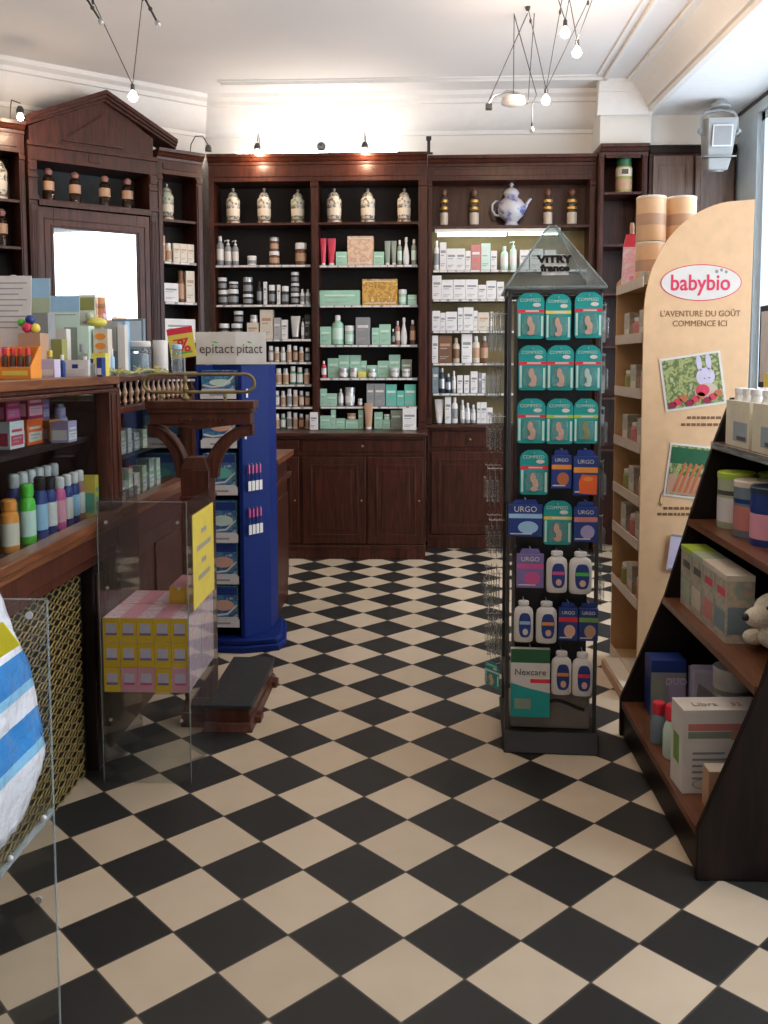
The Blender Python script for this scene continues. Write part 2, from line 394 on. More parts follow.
# ------------------------------------------------------------------ wall furniture
def shelving(name, label, loc, rz, bays, z0, z1, zf, shelves, depth=.25, cornice=True, strips=(), wm='mahogany', back='cabinet_dark', xa=None, xb=None, postw=.045, group=None):
    """Open wooden shelving: bays = [(x0,x1)], frieze from zf to z1, shelves per bay."""
    t = empty(name, label, 'bookcase' if name == 'bookcase' else 'cabinet', loc, rz, group)
    xa = bays[0][0]-postw if xa is None else xa; xb = bays[-1][1]+postw if xb is None else xb
    part('back_panel', MB().box(xa+.01, xb-.01, depth-.012, depth, z0, z1-.03, back), t)
    edges = [xa]+[v for b_ in bays for v in b_]+[xb]
    for i in range(0, len(edges), 2):
        a, b_ = edges[i], edges[i+1]
        m = MB().box(a, b_, 0, depth-.014, z0, zf, wm)
        if b_-a > .035:
            m.box(a+.009, b_-.009, -.008, .001, z0+.06, zf-.06, wm); m.box(a-.001, b_+.001, -.012, .003, zf-.045, zf-.02, wm)
            m.box(a-.001, b_+.001, -.012, .003, z0, z0+.045, wm)
        part('post', m, t, bev=.002)
    part('frieze', MB().box(xa, xb, 0, depth-.014, zf, z1-.06, wm).box(xa+.05, xb-.05, -.006, .002, zf+.035, z1-.095, wm), t, bev=.002)
    if cornice:
        pr_ = [(0, z1-.075), (-.012, z1-.075), (-.016, z1-.055), (-.03, z1-.05), (-.045, z1-.028), (-.06, z1-.022), (-.065, z1), (depth-.014, z1), (depth-.014, z1-.06), (0, z1-.06)]
        part('cornice', MB().prism(pr_, 'x', xa, xb, wm), t)
    for k, (b_, zs) in enumerate(zip(bays, shelves)):
        for z in zs:
            part('shelf', MB().box(b_[0]+.0005, b_[1]-.0005, .012, depth-.014, z-.018, z, wm), t)
            if z in strips:
                m = MB().box(b_[0]+.008, b_[1]-.008, .007, .0115, z-.019, z-.001, 'grey')
                x = b_[0]+.012; n = 0
                while x < b_[1]-.06:
                    wl = random.choice((.045, .055, .07)); m.box(x, x+wl, .0055, .0075, z-.017, z-.003, 'offwhite'); x += wl+random.choice((.004, .01, .025))
                part('price_strip', m, t)
    return t
LS = [2.552, 2.23, 1.925, 1.658, 1.48, 1.305, 1.13]
RS_ = [2.552, 2.225, 1.918, 1.612, 1.355, 1.133]
shelving('bookcase', 'tall dark mahogany two-bay bookcase in the middle of the back wall', (0, 7.0, 0), 0,
         [(-1.61, -.855), (-.80, -.028)], .952, 3.06, 2.862, [LS, RS_], .28, strips=LS[1:]+RS_[1:], xa=-1.645, xb=.04)
t3 = [2.53, 2.19, 1.965, 1.72, 1.468, 1.232]
shelving('bookcase', 'right back bookcase of dark wood with a lit tube lamp under its top shelf', (0, 7.08, 0), 0,
         [(.078, 1.285)], .99, 3.05, 2.87, [t3], .22, strips=t3[1:], xa=.0425, xb=1.33, back='lamplit_back')
part('upper_back_panel', MB().box(.0525, 1.32, .202, .2075, 2.531, 2.99, 'mahogany'), COL.objects['bookcase.001'])  # dark wood above the top shelf, where the painted lamp tint stops
shelving('bookcase', 'narrow dark wood side bookcase beneath the plaster pier, right of the lit bookcase', (0, 7.0, 0), 0,
         [(1.375, 1.66)], .0, 3.104, 3.06, [[2.76, 2.37, 2.0, 1.6, 1.2, .8]], .31, xa=1.335, xb=1.70, back='mahogany')

def cupboard(name, label, loc, rz, x0, x1, depth, h, doors, top=True, drawers=(), wm='mahogany', zd=.78, plinth=.10):
    t = empty(name, label, 'cabinet', loc, rz)
    part('body', MB().box(x0, x1, 0, depth, plinth, h-.025, wm).box(x0, x1, -.006, .004, zd+.004, zd+.022, wm), t, bev=.002)
    part('plinth', MB().box(x0, x1, -.012, depth, 0, plinth, wm).box(x0, x1, -.018, .002, plinth-.02, plinth+.006, wm), t, bev=.002)
    if top:
        part('countertop', MB().box(x0-.01, x1+.012, -.045, depth, h-.024, h, 'mahogany_h').box(x0, x1, -.022, depth, h-.045, h-.0245, 'mahogany_h'), t, bev=.003)
    for a, b_ in doors:
        z0, z1 = plinth+.02, zd-.01
        d = part('door', MB().box(a, b_, -.018, -.001, z0, z1, wm), t, bev=.003)
        part('panel', MB().frustum((a+.07, b_-.07, z0+.07, z1-.07), (a+.09, b_-.09, z0+.09, z1-.09), .0, .01, wm) if False else
             MB().box(a+.055, b_-.055, -.0225, -.0185, z0+.055, z0+.07, wm).box(a+.055, b_-.055, -.0225, -.0185, z1-.07, z1-.055, wm)
             .box(a+.055, a+.07, -.0225, -.0185, z0+.07, z1-.07, wm).box(b_-.07, b_-.055, -.0225, -.0185, z0+.07, z1-.07, wm)
             .box(a+.10, b_-.10, -.0225, -.0185, z0+.10, z1-.10, wm), d, bev=.002)
        part('keyhole', MB().sphere((b_-.03, -.022, (z0+z1)/2), .008, 'brass', 10), d)
    for a, b_ in drawers:
        d = part('drawer', MB().box(a, b_, -.012, -.001, zd+.03, h-.055, wm), t, bev=.002)
        part('knob', MB().sphere(((a+b_)/2, -.02, (zd+h)/2-.012), .011, 'brass', 10), d)
    return t
cupboard('cupboard', 'low dark mahogany cupboard with panelled doors beneath the central back bookcase', (0, 6.67, 0), 0, -1.64, .028, .33, .952,
         [(-1.62, -1.29), (-1.27, -.92), (-.89, -.42), (-.40, .01)], drawers=[(-1.62, -.92), (-.89, .01)])
cupboard('cupboard', 'nearly black wooden cupboard base beneath the right back bookcase', (0, 7.08, 0), 0, .045, 1.315, .22, .985,
         [(.075, .68), (.70, 1.30)], drawers=[(.075, .68), (.70, 1.30)], wm='mahogany')
# flat panelled cupboard in the window recess
t = empty('wall_cupboard', 'flat grey-brown wooden wall cupboard behind the grey projector by the window', 'cabinet', (0, 7.09, 0))
part('body', MB().box(1.735, 2.385, 0, .2, .0, 3.11, 'mahogany').box(1.735, 2.385, -.02, 0, 3.06, 3.11, 'dark_wood'), t)
for a, b_ in ((1.76, 2.06), (2.08, 2.37)):
    d = part('door', MB().box(a, b_, -.015, -.001, 1.2, 3.04, 'taupe_wood'), t, bev=.003)
    part('moulding', MB().box(a+.04, a+.055, -.02, -.0155, 1.3, 2.98, 'taupe_wood').box(b_-.055, b_-.04, -.02, -.0155, 1.3, 2.98, 'taupe_wood')
         .box(a+.055, b_-.055, -.02, -.0155, 2.965, 2.98, 'taupe_wood'), d)
# tube lamp under the top shelf of the right bookcase
t = empty('tube_lamp', 'glowing white fluorescent tube fixed under the top shelf of the right back bookcase', 'lamp', (.62, 7.13, 2.47))
part('housing', MB().box(-.52, .45, -.02, .03, .012, .038, 'offwhite'), t)
for a, b_ in ((-.50, .03), (.05, .43)):
    mb = MB(); mb.tube([(a, -.012, -.006), (b_, -.012, -.006)], .0135 if a < 0 else .007, 'tube_light', 12); part('tube', mb, t)
# added up-lighter, out of view on the central bookcase, to whiten the wall
t = empty('uplighter', 'added unseen white tube uplighter lying on top of the central back bookcase washing the wall', 'lamp', (-.82, 7.12, 3.062))
part('housing', MB().box(-.66, .66, -.035, .035, 0, .02, 'offwhite'), t)
mb = MB(); mb.tube([(-.63, 0, .036), (.63, 0, .036)], .015, 'added_uplight', 12); part('tube', mb, t)

# ---- diagonal corner: narrow shelves, mirror cabinet with pediment, left shelves
DL = (-1.66, 7.0, 0)
ds = [2.555, 2.24, 1.937, 1.648, 1.35]
shelving('bookcase', 'narrow slanting corner bookcase between the mirror cabinet and the central bookcase', DL, ANG, [(-.36, -.085)], .952, 3.06, 2.885, [ds], .28,
         strips=ds[1:], xa=-.404, xb=-.036)
shelving('bookcase', 'open corner bookcase at the left edge beyond the mirror cabinet', DL, ANG, [(-1.86, -1.385)], .952, 3.10, 2.90, [[2.585, 2.27, 1.95, 1.6, 1.3]], .28,
         xa=-1.92, xb=-1.347, back='cabinet_dark')
t = empty('mirror_cabinet', 'dark wooden corner cabinet with a triangular pediment above a bright mirror', 'cabinet', DL, ANG)
xa, xb = -1.335, -.415
part('back_panel', MB().box(xa, xb, .268, .28, .952, 2.95, 'cabinet_blue'), t)
for a, b_ in ((xa, -1.275), (-.475, xb)):
    m = MB().box(a, b_, -.03, .266, .952, 2.86, 'mahogany').box(a+.008, b_-.008, -.037, -.029, 1.0, 2.56, 'mahogany')
    for k in range(3): m.box(a+.014+.013*k, a+.020+.013*k, -.041, -.036, 1.05, 2.52, 'mahogany')
    m.box(a-.005, b_+.005, -.045, -.029, 2.59, 2.62, 'mahogany').box(a-.004, b_+.004, -.045, -.029, 2.74, 2.76, 'mahogany').box(a+.004, b_-.004, -.042, -.029, 2.79, 2.85, 'mahogany')
    part('pilaster', m, t, bev=.002)
part('shelf', MB().box(-1.275, -.475, -.045, .266, 2.575, 2.60, 'mahogany').box(-1.275, -.475, -.055, -.0455, 2.555, 2.59, 'mahogany'), t, bev=.002)
m = MB(); mx0, mx1, mz0, mz1 = -1.172, -.572, 1.30, 2.415
m.box(-1.275, mx0, -.02, .02, .952, 2.552, 'mahogany_red').box(mx1, -.475, -.02, .02, .952, 2.552, 'mahogany_red').box(mx0, mx1, -.02, .02, mz1, 2.552, 'mahogany_red').box(mx0, mx1, -.02, .02, .952, mz0, 'mahogany_red')
for d in (0, .045): m.box(mx0-.02-d, mx0-.01-d, -.028, -.0195, mz0, mz1+.01+d, 'mahogany_red').box(mx1+.01+d, mx1+.02+d, -.028, -.0195, mz0, mz1+.01+d, 'mahogany_red').box(mx0-.02-d, mx1+.02+d, -.028, -.0195, mz1+.01+d, mz1+.02+d, 'mahogany_red')
part('mirror_frame', m, t, bev=.002)
part('mirror_glass', MB().box(mx0, mx1, -.004, .004, mz0, mz1, 'mirror'), t)
part('frieze', MB().box(xa, xb, -.03, .266, 2.86, 2.985, 'mahogany').box(xa-.005, xb+.005, -.05, -.031, 2.955, 2.985, 'mahogany').box(-.92, -.83, -.036, -.0305, 2.89, 2.945, 'mahogany'), t, bev=.002)
apex = (-.79, 3.405)
pd = part('pediment', MB().prism([(xa+.02, 2.986), (xb-.012, 2.986), (xb-.012, 3.13), (apex[0], apex[1]-.05), (xa+.02, 3.09)], 'y', 0, .18, 'mahogany')
     .prism([(xa+.24, 3.02), (xb-.24, 3.02), (apex[0], apex[1]-.16)], 'y', -.02, -.0005, 'mahogany'), t)
for sx in (1, -1):
    ex = -.26 if sx > 0 else xa-.005; ez = 3.135 if sx > 0 else 3.15
    m = MB()
    for off, y0, th in ((0, -.07, .028), (.03, -.055, .022), (.054, -.035, .02)):
        m.prism([(apex[0], apex[1]-off), (ex, ez-off*.8), (ex, ez-off*.8-th), (apex[0], apex[1]-off-th)] if sx > 0 else
                [(ex, ez-off*.8), (apex[0], apex[1]-off), (apex[0], apex[1]-off-th), (ex, ez-off*.8-th)], 'y', y0, .18, 'mahogany')
    part('raking_cornice', m, pd)
cupboard('cupboard', 'low wooden cupboard beneath the mirror cabinet in the slanting corner', DL, ANG, -1.92, -.14, .28, .952,
         [(-1.86, -1.4), (-1.38, -.9), (-.88, -.42), (-.38, -.17)])

# ------------------------------------------------------------------ left counter
def counter_section(label, y0, y1, kind):
    t = empty('display_counter', label, 'counter', (-1.135, y0, 0)); L_ = y1-y0
    wm = 'mahogany_red'; zt = 1.43; zl = .945
    # back, ends, floor and shelf of the glazed case
    part('case_back', MB().box(-.50, -.488, .002, L_-.002, .06, 1.395, 'cabinet_dark'), t)
    part('case_floor', MB().box(-.487, -.03, .002, L_-.002, .885, .91, 'cabinet_dark'), t)
    part('ledge', MB().box(-.05, .012, .001, L_-.001, .90, .93, 'ledge_wood').box(-.05, 0, .001, L_-.001, .872, .899, 'ledge_wood').box(-.05, -.012, .001, L_-.001, .80, .871, wm)
         .box(-.06, -.02, .001, L_-.001, .765, .799, wm), t, bev=.004)
    for a in (.001, L_-.056):
        part('post', MB().box(-.06, -.008, a, a+.055, .931, 1.385, wm).box(-.012, -.002, a+.012, a+.043, .97, 1.36, wm), t, bev=.002)
        part('end_panel', MB().box(-.487, -.061, a+.02, a+.036, .911, 1.385, 'cabinet_dark'), t)
    return t, L_
t, L_ = counter_section('long glazed wooden counter section in the left foreground holding coloured bottles and boxes', .9, 3.31, 0)
part('countertop', MB().box(-.62, .012, .001, L_-.001, 1.40, 1.43, 'ledge_wood').box(-.60, -.01, .001, L_-.001, 1.385, 1.3995, 'mahogany_red').box(-.03, .006, .001, L_-.001, 1.372, 1.384, 'mahogany_red'), t, bev=.003)
part('case_shelf', MB().box(-.487, -.10, .04, L_-.04, 1.195, 1.207, 'cabinet_dark').box(-.0995, -.088, .04, L_-.04, 1.190, 1.208, 'dark_wood'), t)
part('glass_pane', MB().box(-.045, -.040, .056, L_-.056, .931, 1.385, 'case_glass'), t)
part('lower_panel', MB().box(-.095, -.080, .002, L_-.12, .0, .765, 'lattice_back'), t)
for a, w_ in ((.002, .07), (L_-.195, .10), (L_/2-.05, .08)):
    part('pilaster', MB().box(-.0795, -.035, a, a+w_, 0, .765, 'dark_wood').box(-.035, -.028, a+.02, a+w_-.02, .12, .72, 'mahogany_red'), t, bev=.003)
# brass lattice: interlocking wavy bars
m = MB()
for k in range(38):
    yc = .09+k*.057
    if yc > L_-.22: break
    for sg in (1, -1):
        path = [(-.070+.002*sg, yc+sg*.027*math.sin(2*PI*z/.050), .008+z) for z in [i*.005 for i in range(151)]]
        m.tube(path, .0030, 'lattice', 4)
part('lattice_grille', m, t)
t, L_ = counter_section('glazed wooden counter section with a small spindle gallery behind the antique scale', 3.31, 4.49, 1)
part('countertop', MB().box(-.62, .006, .001, L_-.001, 1.405, 1.425, 'mahogany_red'), t, bev=.003)
part('rail', MB().box(-.055, -.004, .056, L_-.056, 1.285, 1.31, 'mahogany_red'), t, bev=.003)
n = 14
for k in range(n):
    y = .10+k*(L_-.2)/(n-1)
    part('spindle', MB().lathe([(.004, 1.312), (.011, 1.325), (.006, 1.34), (.013, 1.36), (.005, 1.385), (.008, 1.403)], 'tan', -.03, y, 10), t)
part('case_shelf', MB().box(-.487, -.07, .04, L_-.04, 1.090, 1.102, 'cabinet_dark'), t)
part('glass_pane', MB().box(-.045, -.040, .056, L_-.056, .931, 1.285, 'case_glass'), t)
part('lower_panel', MB().box(-.075, -.055, .002, L_-.002, .0, .765, 'mahogany_red').box(-.056, -.045, .12, .5, .14, .68, 'mahogany_red').box(-.056, -.045, .6, 1.0, .14, .68, 'mahogany_red'), t, bev=.003)

# low return counter behind the blue display
t = empty('return_counter', 'low brown wooden return counter just behind the blue display column', 'counter', (-1.72, 5.0, 0))
part('body', MB().box(0, .88, 0, .55, .0, .90, 'mahogany').box(.87, .895, .06, .49, .15, .68, 'mahogany'), t, bev=.003)
part('countertop', MB().box(-.02, .92, -.03, .58, .901, .935, 'ledge_wood'), t, bev=.003)
part('moulding', MB().box(0, .905, -.02, .57, .77, .80, 'mahogany_red'), t, bev=.003)
# ------------------------------------------------------------------ goods
KIND = dict(box=('carton', 'box'), bottle=('bottle', 'bottle'), tube=('cream_tube', 'tube'), jar=('cosmetic_jar', 'jar'), pill=('pill_bottle', 'bottle'),
            pump=('pump_bottle', 'bottle'), apoth=('apothecary_jar', 'jar'), flask=('glass_flask', 'bottle'))
LIGHT = {'white': 'grey', 'cream': 'tan', 'mint': 'pale', 'grey': 'offwhite', 'black': 'grey', 'silver': 'white', 'amber': 'tan', 'teal': 'pale', 'sage': 'pale',
         'red': 'white', 'rose': 'cream', 'green': 'white', 'greenl': 'white', 'brown': 'tan', 'beige': 'brown', 'navy': 'silver', 'pale': 'white', 'tan': 'cream', 'yellow': 'white',
         'coral': 'white', 'bluegrey': 'offwhite', 'peach': 'cream', 'gold': 'yellow'}
BOXMAT = {'gold': 'gold_print', 'peach': 'peach_print'}
def product(kind, x, y, z, w, h, c, c2, label, group=None, d=None, rz=0., cat=None, name=None):
    r = w/2; body = MB(); kids = []
    lc = LIGHT.get(c, 'white'); c2 = c2 or ('' if kind == 'flask' else 'white')
    if kind == 'box':
        d = d or min(max(w*.8, .03), .12)
        cm = BOXMAT.get(c, c)
        body.box(-r, r, -d/2, d/2, 0, h, cm)
        if c in BOXMAT:
            body.box(-r*.9, r*.9, -d/2-.0008, -d/2, h*.06, h*.1, 'cream'); body.box(-r*.9, r*.9, -d/2-.0008, -d/2, h*.9, h*.94, 'cream')
        else:
            body.box(-r*.75, r*.75, -d/2-.0007, -d/2, h*.62, h*.72, lc); body.box(-r*.75, r*.3, -d/2-.0007, -d/2, h*.52, h*.56, 'printgrey')
            body.box(-r*.75, r*.5, -d/2-.0007, -d/2, h*.22, h*.25, 'printgrey'); body.box(-r*.75, r*.1, -d/2-.0007, -d/2, h*.15, h*.18, 'printgrey')
        kids.append(('flap', MB().box(-r*.98, r*.98, -d/2+.001, d/2-.001, h, h+.0012, cm)))
    elif kind in ('bottle', 'pump'):
        r = min(r, .045)
        hc = h*.17 if kind == 'bottle' else h*.12
        hb = h-hc if kind == 'bottle' else h*.80
        taper = 'tapering' in label
        if taper: pf = [(r*.75, 0), (r*.95, h*.1), (r, h*.28), (r*.8, h*.5), (r*.45, h*.7), (r*.32, hb)]
        else: pf = [(r*.93, 0), (r, .004), (r, hb*.80), (r*.9, hb*.88), (r*.45, hb*.97), (r*.42, hb)]
        body.lathe(pf, c, seg=16)
        if not taper: kids.append(('label', MB().lathe([(r+.0006, hb*.22), (r+.0006, hb*.68)], lc, seg=16)))
        if kind == 'bottle': kids.append(('cap', MB().lathe([(r*.48, hb), (r*.5, hb+.002), (r*.46, h-.002), (r*.40, h)], c2, seg=14)))
        else:
            m = MB().lathe([(r*.5, hb), (r*.5, hb+.012), (r*.16, hb+.014), (r*.16, h-.012), (r*.4, h-.010), (r*.4, h)], c2, seg=14); m.tube([(0, 0, h-.006), (-r*.9, 0, h-.006), (-r, 0, h-.014)], r*.14, c2, 6)
            kids.append(('pump', m))
    elif kind == 'jar':
        r = min(r*.92, .06); hb = h*.72
        body.lathe([(r*.88, 0), (r*.97, .003), (r*.97, hb*.9), (r*.86, hb)], c, seg=20)
        kids.append(('label', MB().lathe([(r*.97+.0006, hb*.25), (r*.97+.0006, hb*.75)], lc, seg=20)))
        kids.append(('lid', MB().lathe([(r, hb), (r, h-.003), (r*.95, h)], c2, seg=20)))
    elif kind == 'pill':
        r = min(r, .03); hb = h*.74
        body.lathe([(r*.95, 0), (r, .003), (r, hb*.88), (r*.7, hb)], c, seg=16)
        kids.append(('label', MB().lathe([(r+.0006, hb*.15), (r+.0006, hb*.8)], lc, seg=16)))
        kids.append(('cap', MB().lathe([(r*.78, hb), (r*.78, h-.002), (r*.72, h)], c2, seg=16)))
    elif kind == 'tube':
        n = 16; vs = []; hb = h*.10
        for i, t_ in enumerate([0, .25, .5, .75, 1.]):
            zz = hb+(h-hb)*t_; rx = r*(.72+.28*t_); ry = r*.6*(1-t_)+.0015
            for k in range(n): a = 2*PI*k/n; vs.append((rx*math.cos(a), ry*math.sin(a), zz))
        fs = [(i*n+k, i*n+(k+1) % n, (i+1)*n+(k+1) % n, (i+1)*n+k) for i in range(4) for k in range(n)]+[tuple(reversed(range(n))), tuple(4*n+k for k in range(n))]
        body._add(vs, fs, c); kids.append(('cap', MB().lathe([(r*.62, 0), (r*.66, .002), (r*.66, hb-.001), (r*.55, hb)], c2, seg=14)))
    elif kind == 'apoth':
        cm = 'painted_green' if c == 'cerg' else 'painted_ceramic'; r = w/2; k = h
        body.lathe([(r*.90, 0), (r*.95, .008), (r*.95, k*.09), (r*.82, k*.12), (r*.90, k*.16), (r*.92, k*.30), (r*.96, k*.50), (r, k*.60), (r*.94, k*.68), (r*.70, k*.74), (r*.62, k*.76)], cm, seg=24)
        kids.append(('lid', MB().lathe([(r*.70, k*.76), (r*.72, k*.78), (r*.60, k*.84), (r*.34, k*.88), (r*.16, k*.90), (r*.14, k*.92), (r*.24, k*.95), (r*.18, k*.985), (.002, k)], cm, seg=24)))
        kids.append(('painted_label', MB().lathe([(r*.93, k*.22), (r*.95, k*.32), (r*.965, k*.42)], 'cream', seg=24)))
        kids.append(('foot_ring', MB().lathe([(r*.96, .020), (r*.97, .026), (r*.96, .032)], 'brown', seg=24)))
    elif kind == 'flask':
        r = w*.42; k = h
        body.lathe([(r*.95, 0), (r, .01), (r, k*.44), (r*.93, k*.46), (r*.93, k*.72), (r*.6, k*.78), (r*.55, k*.80)], 'flask_glass' if c2 == 'gold' else 'bottle_glass', seg=18)
        kids.append(('paper_label', MB().lathe([(r*1.01, k*(.06 if c2 == 'gold' else .34)), (r*1.01, k*(.36 if c2 == 'gold' else .60))], 'beige' if c2 == 'gold' else 'tan', seg=18)))
        if c2 == 'gold': kids.append(('gilt_band', MB().lathe([(r*1.03, k*.44), (r*1.05, k*.48), (r*1.03, k*.51)], 'gold', seg=18).lathe([(r*1.03, k*.62), (r*1.05, k*.66), (r*1.03, k*.69)], 'gold', seg=18)))
        kids.append(('stopper', MB().lathe([(r*.55, k*.80), (r*.62, k*.83), (r*.75, k*.88), (r*.75, k*.92), (r*.45, k*.98), (.002, k)], 'amber' if c2 == 'gold' else 'rose', seg=18)))
    nm, ct = KIND[kind]
    o = solo(name or nm, body, label, cat or ct, (x, y, z+.0006), (0, 0, rz), group)
    for kn, kb in kids: part(kn, kb, o)
    return o
ORD = 'first second third fourth fifth sixth seventh eighth ninth tenth eleventh twelfth'.split()
